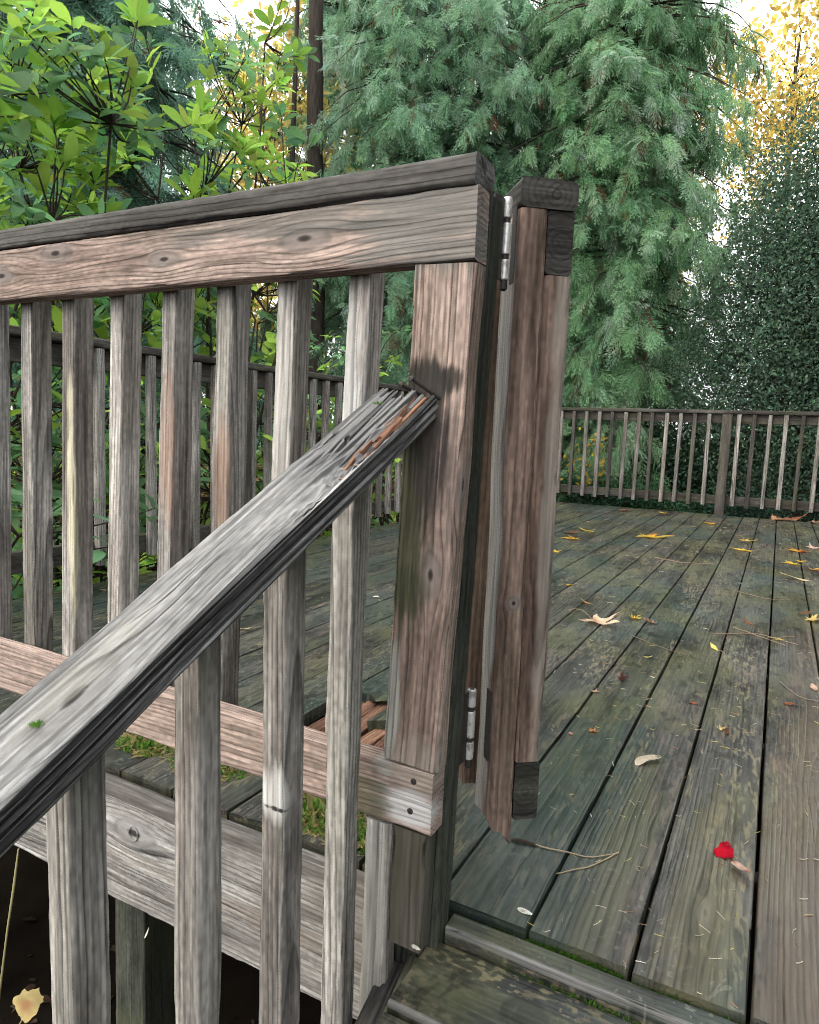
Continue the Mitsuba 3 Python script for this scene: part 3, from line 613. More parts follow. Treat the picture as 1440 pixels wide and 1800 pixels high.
def rhododendron(name, label, tips, base, seed, bright, parts_n, group=None, nlimb=12, leaf=(.085, .13)):
    """Stems fork from the base towards limb ends; every twig ends in a whorl of leathery leaves."""
    rg = np.random.default_rng(seed)
    k = thing(name, label, 'shrub', group)
    tips = np.asarray(tips, float); base = np.asarray(base, float)
    # limb ends: a spread of the tips, pulled back towards the base
    idx = [int(rg.integers(len(tips)))]
    for _ in range(nlimb - 1):
        dd = np.min(np.linalg.norm(tips[:, None] - tips[idx][None], axis=2), 1); idx.append(int(dd.argmax()))
    limbs, tubes = [], []
    for i in idx:
        e = tips[i] * .86 + base[rg.integers(len(base))] * .14
        b = base[int(np.argmin(np.linalg.norm(base - e, axis=1)))] + rg.normal(0, .06, 3) * [1, 1, 0]
        t = np.linspace(0, 1, 9)[:, None]
        mid = (b + e) / 2 + rg.normal(0, .18, 3) - (e - b) * [.25, .25, 0] + [0, 0, .1]
        P = (1 - t) ** 2 * b + 2 * t * (1 - t) * mid + t * t * e + .025 * rg.standard_normal((9, 3)) * (t > .1)
        limbs.append(P); tubes.append(tube_mesh(P, np.linspace(.017, .0055, 9), 6))
    allp = np.vstack([P[3:] for P in limbs])
    M, pos, col, var, sz = [], [], [], [], []
    for tp in tips:
        d2 = np.linalg.norm(allp - tp, axis=1) + 1.2 * np.clip(allp[:, 2] - tp[2] + .12, 0, 9)
        a = allp[int(d2.argmin())]
        tdir = unit((tp - a) * [1, 1, .6] + [0, 0, .35] + rg.normal(0, .12, 3))
        t = np.linspace(0, 1, 6)[:, None]
        mid = (a + tp) / 2 + rg.normal(0, .04, 3) - [0, 0, .10 * np.linalg.norm(tp - a)]
        P = (1 - t) ** 2 * a + 2 * t * (1 - t) * mid + t * t * tp
        tubes.append(tube_mesh(P, np.linspace(.0050, .0028, 6), 4))
        n = int(rg.integers(5, 9)); a0 = rg.uniform(0, 6.28)
        young = rg.random() < bright
        el0 = rg.uniform(.2, .8) if young else rg.uniform(-.2, .45)
        ax = unit(tdir + [0, 0, .4]); s1 = unit(np.cross(ax, [.31, .2, .1])); s2 = np.cross(ax, s1)
        bc = np.array([.27, .44, .080]) if young else np.array([.15, .29, .135])
        bc = bc * rg.uniform(.75, 1.25)
        for j in range(n):
            an = a0 + j * 2.4; el = el0 + rg.normal(0, .16) + (.25 if j > n - 3 else 0)
            dr_ = math.cos(el) * (math.cos(an) * s1 + math.sin(an) * s2) + math.sin(el) * ax
            x = unit(dr_ + rg.normal(0, .08, 3)); up = unit(ax * 1.0 - x * 0 + rg.normal(0, .18, 3))
            L = rg.uniform(*leaf) * (1.0 if j < n - 2 else .75)
            M.append(frames(x[None], up[None])[0] * L * np.array([1, rg.uniform(.85, 1.15), 1])[None, :]); pos.append(tp + x * .008 - ax * rg.uniform(0, .075))
            col.append(bc * rg.uniform(.8, 1.2) * (1 + .07 * rg.standard_normal(3))); var.append(int(rg.integers(4)))
            sz.append(L)
    M, pos, col, var, sz = np.array(M), np.array(pos), np.clip(np.array(col), .008, .6), np.array(var), np.array(sz)
    part(k, 'stem', smooth_ply(*join(tubes), 'm_bark'))
    cen = pos - EYE; depth = cen @ FWD
    vis = (depth > .3) & (np.abs(cen @ RGT) < depth * .62) & (np.abs(cen @ UPV) < depth * .76)
    big = np.where(vis, sz / np.maximum(depth, .3), 0)
    order = np.argsort(-big); chosen = order[:parts_n]; chosen = chosen[big[chosen] > 0]
    rest = np.setdiff1d(np.arange(len(pos)), chosen)
    for i in chosen:
        tv, tf = LEAF_T[var[i]]
        v = tv @ M[i].T + pos[i]
        part(k, 'leaf', mikit.ply((v, tf), 'm_leaf', smooth=True, color=np.broadcast_to(col[i], v.shape)))
    ms, cs = [], []
    for q in range(4):
        r = rest[var[rest] == q]
        if len(r):
            v, f, c = scatter(*LEAF_T[q], M[r], pos[r], col[r]); ms.append((v, f)); cs.append(c)
    part(k, 'foliage', mikit.ply(join(ms), 'm_leaf', smooth=True, color=np.vstack(cs)), kind='stuff')
    return k

def az_point(az, dist, z):
    a = math.radians(az); return (dist * math.sin(a), EYE[1] + dist * math.cos(a), z)
def build_rhododendrons():
    rg = np.random.default_rng(77)
    tips = []
    while len(tips) < 470:
        az = -rg.uniform(36.6, 61); d = rg.uniform(2.75, 3.75) / math.sin(math.radians(-az))
        tan = rg.uniform(.08, .66)
        if az > -41 and tan > .36 + .24 * (-36.6 - az) / 4.4 and rg.random() < .6: continue
        if az < -52 and tan > .50: continue
        # airy above, denser below
        if rg.random() < np.clip((tan - .26) / .5, 0, .78): continue
        z = EYE[2] + tan * d
        if n1(np.array([az * .30, tan * 7, 2.0]), 5) < .27: continue
        tips.append(az_point(az, d, z))
    rhododendron('rhododendron_bush', 'tall light green rhododendron rising above the left end of the near railing', tips, [(-3.15, .75, -1.1), (-3.3, 1.5, -1.1), (-3.0, 2.2, -1.1), (-3.4, .1, -1.1)], 78, .55, 290, nlimb=36, leaf=(.105, .165))
    tips = []
    while len(tips) < 640:
        az = -rg.uniform(29, 61); d = rg.uniform(2.72, 3.9) / math.sin(math.radians(-az))
        z = rg.uniform(-.75, 1.05)
        if z > .75 and rg.random() < .4: continue
        p = az_point(az, d, z)
        if p[1] > 6.2: continue
        tips.append(p)
    for p in ((-2.50, .92, .40), (-2.45, 1.3, .33), (-2.52, .62, .50), (-2.5, 3.6, .55), (-2.46, 1.05, .18), (-2.5, 2.2, .62), (-2.5, 4.4, .42)): tips.append(p)
    rhododendron('rhododendron_bush', 'low dark green rhododendron filling the gaps behind the left railing', tips, [(-3.1, .3, -1.1), (-3.2, 1.6, -1.1), (-3.2, 3.0, -.9), (-3.3, 4.4, -.7), (-3.0, 5.6, -.6)], 79, .34, 290, nlimb=30, leaf=(.095, .155))
    tips = []
    for _ in range(150):
        tips.append((rg.uniform(-4.6, -2.75), rg.uniform(4.6, 7.6), rg.uniform(-.3, 1.75)))
    rhododendron('rhododendron_bush', 'pale green rhododendron at the far left corner of the deck', tips, [(-3.4, 5.3, -.6), (-3.6, 6.8, -.5), (-4.2, 6.0, -.6)], 80, .5, 150, nlimb=14)
build_rhododendrons()

# conifer spray: flat, fern-like, along +x, unit length
def spray_mesh(rg, n=8):
    v, f = [], []
    def blade(p, d, L, w):
        d = np.array(d, float); d /= np.linalg.norm(d); s = np.array([-d[1], d[0], 0]); b = len(v)
        p = np.array(p, float)
        v.extend([p, p + d * L * .45 + s * w, p + d * L + [0, 0, -.10 * L], p + d * L * .45 - s * w])
        f.extend([[b, b + 1, b + 2], [b, b + 2, b + 3]])
    blade((0, 0, 0), (1, 0, 0), 1.0, .016)
    for i in range(n):
        x = .10 + .80 * i / n
        for sg in (1, -1):
            L = (.40 * (1 - x) + .13) * rg.uniform(.75, 1.2); a = rg.uniform(.55, .85) * sg
            p = (x + rg.uniform(-.02, .02), 0, 0); d = (math.cos(a), math.sin(a), rg.uniform(-.15, .1))
            blade(p, d, L, .021)
            q = np.array(p) + np.array(d) / np.linalg.norm(d) * L * .35
            a2 = a * (.3 if i % 2 else 1.9)
            blade(q, (math.cos(a2), math.sin(a2), -.05), L * .5, .019)
    return np.array(v), np.array(f)
SPR = [spray_mesh(np.random.default_rng(i), n) for i, n in ((1, 6), (2, 5), (3, 6))]

def cedar(label, x, y, h, rad, seed, nb, base=(.052, .125, .066), zmin=.3, size=(.20, .40), facing=1.0, tw=14, hang=1.0, zmax=None):
    rg = np.random.default_rng(seed)
    k = thing('conifer_tree', label, 'tree')
    g = float(ground_z(np.array(x), np.array(y)))
    t = np.linspace(0, 1, 14)
    part(k, 'trunk', smooth_ply(*tube_mesh(np.stack([x + .05 * np.sin(t * 5 + seed), y + .05 * np.cos(t * 4), g - .1 + t * h], 1), .16 * (1 - t) ** .8 + .02, 10), 'm_bark'))
    toeye = math.atan2(EYE[1] - y, -x)
    tubes, M, pos, col = [], [[], [], []], [[], [], []], [[], [], []]
    zm = zmax or h * .97
    for b in range(nb):
        front = rg.random() < .80
        a = toeye + (rg.uniform(-1.75, 1.75) if front else rg.uniform(-3.14, 3.14))
        z0 = zmin + (zm - zmin) * ((b + rg.random()) / nb)
        L = rad * (1 - .38 * z0 / h) * rg.uniform(.6, 1.12)
        if L < .25: continue
        dv = np.array([math.cos(a), math.sin(a), 0])
        tt = np.linspace(0, 1, 8)
        P = np.array([x, y, z0 + g * 0]) + tt[:, None] * dv * L + np.stack([0 * tt, 0 * tt, L * (.18 * tt - .55 * tt ** 2)], 1) + .03 * rg.standard_normal((8, 3)) * tt[:, None]
        tubes.append(tube_mesh(P, np.linspace(.022, .004, 8), 4))
        side = np.array([-dv[1], dv[0], 0])
        bcol = np.array(base) * rg.uniform(.72, 1.3)
        for j in range(tw):
            f = rg.uniform(.18, 1.0); p = np.array([np.interp(f, tt, P[:, c]) for c in range(3)])
            ln = rg.uniform(.30, 1.0) * (1.1 - .4 * f) * (L / 2.2) ** .5
            td = unit(dv * rg.uniform(.1, .8) + side * rg.choice([-1, 1]) * rg.uniform(.2, 1.0) + [0, 0, -.1])
            m = 8
            for q in range(m):
                s = (q + .6) / m
                pp = p + td * ln * .55 * s ** .6 + np.array([0, 0, -hang * .62 * ln * s ** 1.35 - .02]) + rg.normal(0, .02, 3)
                d = unit(td * rg.uniform(.05, .75) * (1 - .5 * s) + np.array([0, 0, -hang * rg.uniform(.45, 1.1)]) + rg.normal(0, .26, 3))
                nz = unit(dv * .8 + [0, 0, .5] + rg.normal(0, .45, 3))
                S = rg.uniform(*size) * (1.05 - .3 * s)
                w = int(rg.integers(3))
                M[w].append(frames(d[None], nz[None])[0] * S); pos[w].append(pp)
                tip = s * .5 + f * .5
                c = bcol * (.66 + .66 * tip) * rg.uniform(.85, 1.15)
                if rg.random() < .035: c = np.array([.16, .085, .05]) * rg.uniform(.6, 1.2)
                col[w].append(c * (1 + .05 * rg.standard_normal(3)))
    part(k, 'branches', smooth_ply(*join(tubes), 'm_bark'))
    ms, cs = [], []
    for w in range(3):
        if not pos[w]: continue
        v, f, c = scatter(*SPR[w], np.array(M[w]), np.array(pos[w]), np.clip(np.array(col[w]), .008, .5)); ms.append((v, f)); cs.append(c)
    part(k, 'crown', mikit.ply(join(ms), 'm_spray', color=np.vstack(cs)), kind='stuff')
    return k, sum(len(m[1]) for m in ms)

def small_leaf_tree(name, label, cat, x, y, zc, rx, ry, rz, n, seed, base, size, trunk_r=.06, clump=60, glossy=True, lean=0.0, spread=.22):
    """Trunk, limbs to clump centres, and a cloud of small leaves round each clump."""
    rg = np.random.default_rng(seed)
    k = thing(name, label, cat)
    g = float(ground_z(np.array(x), np.array(y)))
    t = np.linspace(0, 1, 10)
    top = np.array([x + lean, y, zc + rz * .5])
    tr = np.array([x, y, g - .1]) * (1 - t[:, None]) + top * t[:, None] + .04 * rg.standard_normal((10, 3)) * [1, 1, 0]
    part(k, 'trunk', smooth_ply(*tube_mesh(tr, trunk_r * (1 - .7 * t), 9), 'm_bark'))
    cen = []
    while len(cen) < clump:
        q = rg.uniform(-1, 1, 3); r = np.linalg.norm(q)
        if r > 1 or r < .35: continue
        cen.append(q * [rx, ry, rz] * rg.uniform(.85, 1.08) + [x + lean, y, zc])
    cen = np.array(cen)
    tubes = []
    for c in cen:
        s = tr[int(np.clip(np.argmin(np.linalg.norm(tr - (c - [0, 0, .35 * rz]), axis=1)), 2, 9))]
        tt = np.linspace(0, 1, 6)[:, None]; mid = (s + c) / 2 + rg.normal(0, .1, 3) * rx
        tubes.append(tube_mesh((1 - tt) ** 2 * s + 2 * tt * (1 - tt) * mid + tt * tt * c, np.linspace(.012, .003, 6) * (trunk_r / .06) ** .5, 4))
    part(k, 'branches', smooth_ply(*join(tubes), 'm_bark'))
    w = rg.integers(len(cen), size=n)
    cs = rg.uniform(.7, 1.3, (len(cen), 1))
    pos = cen[w] + rg.standard_normal((n, 3)) * spread * np.array([rx, ry, rz * .8]) * rg.uniform(.4, 1.3, (n, 1))
    d = unit(rg.standard_normal((n, 3)) + [0, 0, -.2]); nz = unit(rg.standard_normal((n, 3)) * .7 + [0, -.3, .8])
    S = rg.uniform(*size, n)
    tv = np.array([[0, 0, 0], [.5, .27, .06], [1, 0, -.05], [.5, -.27, .06]]); tf = np.array([[0, 1, 2], [0, 2, 3]])
    col = leafcol(rg, n, base, .2, .06) * cs[w]
    v, f, c = scatter(tv, tf, frames(d, nz) * S[:, None, None], pos, col)
    part(k, 'crown', mikit.ply((v, f), 'm_leaf' if glossy else 'm_spray', color=c), kind='stuff')
    return k

def build_trees():
    cedar('tall weeping conifer with hanging grey-green sprays behind the far railing', -2.3, 9.2, 11.5, 1.9, 11, 230, tw=9, base=(.245, .420, .245), zmin=-.1, zmax=7.0)
    cedar('second weeping conifer, between the rhododendron and the tall conifer', -4.75, 8.6, 11, 2.3, 12, 220, tw=9, base=(.248, .415, .270), zmin=1.0, zmax=7.2)
    cedar('dark upright conifer half hidden behind the tall weeping conifer', -2.9, 12.0, 12, 1.8, 15, 110, tw=8, base=(.10, .19, .11), zmin=2.0, zmax=8.6, size=(.26, .46))
    cedar('hazy conifer closing the gap between the two weeping conifers', -4.3, 11.6, 12, 2.7, 16, 150, tw=8, base=(.240, .395, .265), zmin=1.4, size=(.28, .5), zmax=9.2)
    cedar('distant bluish conifer seen through the top of the rhododendron', -9.9, 6.4, 12, 2.6, 13, 120, tw=8, base=(.215, .375, .275), zmin=1.0, size=(.3, .5), zmax=7.8)
    cedar('bluish conifer at the left edge of the photo', -9.4, 3.0, 12, 2.9, 14, 110, tw=8, base=(.215, .375, .275), zmin=.6, size=(.3, .5), zmax=7.6)
    cedar('pale conifer high behind the bare trunk', -7.0, 9.9, 12, 2.1, 17, 110, tw=8, base=(.240, .395, .265), zmin=2.6, size=(.28, .5), zmax=9.2)
    cedar('bushy conifer right behind the tall rhododendron', -7.7, 5.6, 11, 1.9, 18, 110, tw=8, base=(.215, .375, .275), zmin=1.0, size=(.28, .48), zmax=6.6)
    # bare brown trunks left of the second conifer
    k = thing('bare_trunk_tree', 'tree with thick ivy-dark shaggy trunk between the rhododendron and the conifers', 'tree')
    t = np.linspace(0, 1, 20)
    P = np.stack([-6.05 + .05 * np.sin(t * 6), 7.35 + 0 * t, -.7 + t * 9], 1)
    part(k, 'trunk', smooth_ply(*tube_mesh(P, .16 * (1 - .5 * t) * (1 + .08 * np.sin(t * 40)), 12), 'm_bark'))
    P2 = np.stack([-6.35 + .1 * t, 7.15 + 0 * t, 2.0 + t * 5], 1)
    part(k, 'limb', smooth_ply(*tube_mesh(P2, .045 * (1 - .4 * t), 7), 'm_bark'))
    small_leaf_tree('evergreen_tree', 'dense dark small-leaved evergreen at the right behind the far railing', 'tree', .42, 8.35, 1.95, 1.40, 1.0, 2.35, 150000, 21, (.095, .160, .110), (.030, .060), .075, 260)
    small_leaf_tree('maple_tree', 'yellow autumn maple glowing behind the rhododendron', 'tree', -8.0, 9.3, 4.9, 2.2, 1.4, 3.0, 7500, 22, (.74, .60, .20), (.11, .19), .07, 60, False)
    small_leaf_tree('maple_tree', 'thin yellow maple against the white sky at the top right corner', 'tree', -.30, 13.5, 6.9, 1.35, 1.2, 1.9, 4200, 23, (.70, .54, .16), (.09, .16), .07, 40, False)
    small_leaf_tree('maple_tree', 'golden maple showing through the gaps of the tall conifer', 'tree', -3.4, 15.5, 6.2, 3.0, 1.6, 3.2, 6500, 24, (.70, .54, .14), (.09, .16), .09, 60, False)
    small_leaf_tree('sapling', 'yellow-leaved sapling between the far railing and the conifer', 'sapling', -2.0, 7.35, .40, .30, .22, .42, 90, 25, (.60, .40, .07), (.05, .10), .007, 14, False)
    small_leaf_tree('shrub', 'glossy low shrub under the right end of the far railing', 'shrub', .15, 7.4, -.10, .95, .35, .30, 5200, 26, (.060, .115, .085), (.03, .06), .012, 40)
    small_leaf_tree('shrub', 'dark leafy shrub under the far railing beside the conifer', 'shrub', -1.9, 7.35, -.10, 1.2, .35, .34, 6500, 27, (.040, .095, .050), (.03, .07), .012, 46)
    small_leaf_tree('shrub', 'yellow and green shrub in the far left corner behind the railing', 'shrub', -3.1, 7.6, .05, .6, .4, .4, 900, 28, (.42, .33, .05), (.05, .10), .010, 24, False)
build_trees()
small_leaf_tree('shrub', 'dark broad hedge shrub behind the far railing left of the evergreen', 'shrub', -.75, 8.9, .35, 1.1, .5, .85, 16000, 29, (.045, .090, .055), (.035, .07), .02, 60)
small_leaf_tree('shrub', 'dark shrub behind the far railing at the right border', 'shrub', 1.2, 9.6, .45, 1.3, .5, 1.0, 14000, 30, (.045, .090, .055), (.035, .07), .02, 60)

def build_forest():
    """The far-off wood: clumps of leaves standing 22 to 60 m away, one mass with unseen light-blocking trees added at right."""
    rg = np.random.default_rng(31)
    tv = np.array([[0, 0, 0], [.5, .3, .06], [1, 0, -.05], [.5, -.3, .06]]); tf = np.array([[0, 1, 2], [0, 2, 3]])
    k = thing('wood_and_added_trees', 'distant autumn wood of green and yellow trees beyond the garden, with unseen trees added at right to block light', 'wood', kind='stuff')
    P, C = [], []
    for i in range(62):
        az = math.radians(rg.uniform(-78, 40)); d = rg.uniform(20, 52)
        c = np.array([d * math.sin(az), d * math.cos(az), 0]); g = float(ground_z(c[0], c[1])); h = rg.uniform(4.5, 9.0) * (d / 32) ** .6
        n = 1500
        z = rg.random(n) ** .8; r = (1 - .55 * z) * h * .34 * np.sqrt(rg.random(n)) * (.55 + .9 * n1(np.stack([z * 6, 0 * z + i, 0 * z], -1), 3)); a = rg.uniform(0, 6.28, n)
        p = np.stack([c[0] + r * np.cos(a), c[1] + r * np.sin(a), g + z * h], 1)
        base = [(.055, .105, .060), (.060, .115, .075), (.45, .30, .05), (.10, .13, .05)][int(rg.choice(4, p=[.34, .26, .26, .14]))]
        P.append(p); C.append(leafcol(rg, n, base, .25, .06))
    S = [np.full((len(q), 1), 1.0) for q in P]
    for i in range(22):                      # unseen trees added close by on the right, to darken right-facing sides
        c = np.array([rg.uniform(5.0, 9.5), rg.uniform(-8, 9), 0]) if i < 34 else np.array([rg.uniform(1.5, 12), rg.uniform(-16, -7.5), 0])
        h = rg.uniform(7, 12); n = 620; z = rg.random(n); r = (1.25 - .8 * z) * 1.5 * np.sqrt(rg.random(n)); a = rg.uniform(0, 6.28, n)
        P.append(np.stack([np.maximum(c[0] + r * np.cos(a), 3.45 if i < 34 else -99), c[1] + r * np.sin(a), -.8 + z * h], 1)); C.append(leafcol(rg, n, (.05, .10, .055), .25, .06)); S.append(np.full((n, 1), 1.7))
    P, C, S = np.vstack(P), np.vstack(C), np.vstack(S); n = len(P)
    v, f, c = scatter(tv, tf, frames(unit(rg.standard_normal((n, 3))), unit(rg.standard_normal((n, 3)) + [0, -.4, .5])) * (rg.uniform(.16, .38, (n, 1)) * S)[..., None], P, C)
    scene[k] = mikit.ply((v, f), 'm_spray', color=c)
build_forest()

# ------------------------------------------------------------------ small things lying about
def maple_outline(rg):
    lobes = [(-128, .52), (-62, .80), (0, 1.0), (62, .80), (128, .52)]
    pts = []
    for i, (a, L) in enumerate(lobes):
        a += rg.uniform(-6, 6); L *= rg.uniform(.9, 1.1)
        for da, rr in ((-24, .40), (-15, .66), (-12, .56), (0, 1.0), (12, .58), (15, .68), (24, .40)):
            an = math.radians(a + da * (1 if i not in (0, 4) else .8)); pts.append((rr * L * math.cos(an), rr * L * math.sin(an)))
        if i < 4:
            an = math.radians((a + lobes[i + 1][0]) / 2); pts.append((.28 * math.cos(an), .28 * math.sin(an)))
    pts.append((-.10, .03)); pts.append((-.10, -.03))
    return Polygon(pts).buffer(.012).buffer(-.004)
def oval_outline(ratio=.42):
    t = np.linspace(0, 2 * np.pi, 26)[:-1]
    return Polygon(np.stack([.5 + .5 * np.cos(t), ratio * .5 * np.sin(t) * (1 - .25 * np.cos(t))], 1))
def broad_outline(rg):
    t = np.linspace(0, 2 * np.pi, 40)[:-1]
    r = .46 * (1 + .10 * np.cos(3 * t + rg.uniform(0, 6)) + .07 * np.cos(7 * t + rg.uniform(0, 6)) + .05 * rg.standard_normal(len(t)))
    return Polygon(np.stack([.42 + r * np.cos(t), r * .85 * np.sin(t)], 1)).buffer(0)
def leaf_sheet(poly, rg, curl, roll=0.0):
    v2, f = trimesh.creation.triangulate_polygon(poly, engine='earcut')
    m = trimesh.Trimesh(np.column_stack([v2, 0 * v2[:, 0]]), f, process=False)
    m.merge_vertices()
    for _ in range(2): m = m.subdivide_to_size(.22, max_iter=6) if _ == 0 else m
    v = np.array(m.vertices); x, y = v[:, 0], v[:, 1]
    r2 = x * x + y * y
    z = curl * (.55 * r2 * (1 + .5 * np.sin(3 * np.arctan2(y, x) + rg.uniform(0, 6))) + .12 * np.sin(x * 7 + rg.uniform(0, 6)) * np.sin(y * 6 + rg.uniform(0, 6))) + .05 * curl * (n1(np.stack([x * 5, y * 5, 0 * x], -1), int(rg.integers(99))) - .5)
    z -= .05 * np.exp(-(y / .03) ** 2) * curl
    if roll:
        th = y / .5 * roll; R = .5 / roll
        y, z = R * np.sin(th), z + R * (1 - np.cos(th))
    z = z - z.min()
    return np.column_stack([x, y, z]), np.array(m.faces)
def fallen_leaf(label, x, y, size, kind, colour, seed, group=None, z=0.0, curl=.35, rot=None, tip=None, stem=False, colour2=None, roll=0.0, name='fallen_leaf', cat='leaf'):
    rg = np.random.default_rng(2000 + seed)
    poly = maple_outline(rg) if kind == 'maple' else broad_outline(rg) if kind == 'broad' else oval_outline(.42 if kind == 'oval' else .22)
    v, f = leaf_sheet(poly, rg, curl * (.62 if y > 2.6 else 1), roll)
    a = rg.uniform(0, 6.28) if rot is None else rot
    R = np.array([[math.cos(a), -math.sin(a), 0], [math.sin(a), math.cos(a), 0], [0, 0, 1]])
    if tip is not None: R = trimesh.transformations.rotation_matrix(tip[0], tip[1])[:3, :3] @ R
    sc = size * (.86 if kind == 'maple' else 1.15) * (.95 if y > 2.6 else 1.0)
    c = np.array(colour)
    t = n1(np.column_stack([v[:, :2] * 4, 0 * v[:, 0] + seed]), 3)[:, None]
    col = c * (.75 + .5 * t)
    c2 = np.array(colour2 if colour2 is not None else c * [.62, .42, .35])
    col = col + (c2 - col) * np.clip((n1(np.column_stack([v[:, :2] * 2.6, 0 * v[:, 0] + seed * 3.7]), 4)[:, None] - (.42 if colour2 is not None else .58)) * 6, 0, 1)
    V = v * sc @ R.T + [x, y, z + .0012]
    k = thing(name, label, cat, group)
    if stem:
        scene_leaf = mikit.ply((V, f), 'm_leaf', smooth=True, color=col)
        part(k, 'blade', scene_leaf)
        t = np.linspace(0, 1, 6); L = 1.0
        P = np.stack([-.08 - t * L, .10 * np.sin(t * 2.5), .03 + .18 * np.sin(t * 2.6)], 1) * sc @ R.T + [x, y, z + .002]
        vv, ff = tube_mesh(P, .0010, 5)
        part(k, 'stalk', mikit.ply((vv, ff), 'm_straw', smooth=True, color=np.broadcast_to(np.array([.34, .24, .12]), vv.shape)))
    else:
        scene[k] = mikit.ply((V, f), 'm_leaf', smooth=True, color=col)
YEL, GOLD, PALE, PINK, BRN, RUST, RED, WHT = (.62, .44, .08), (.58, .34, .05), (.60, .50, .28), (.52, .36, .29), (.15, .085, .05), (.30, .11, .05), (.50, .012, .030), (.70, .70, .62)
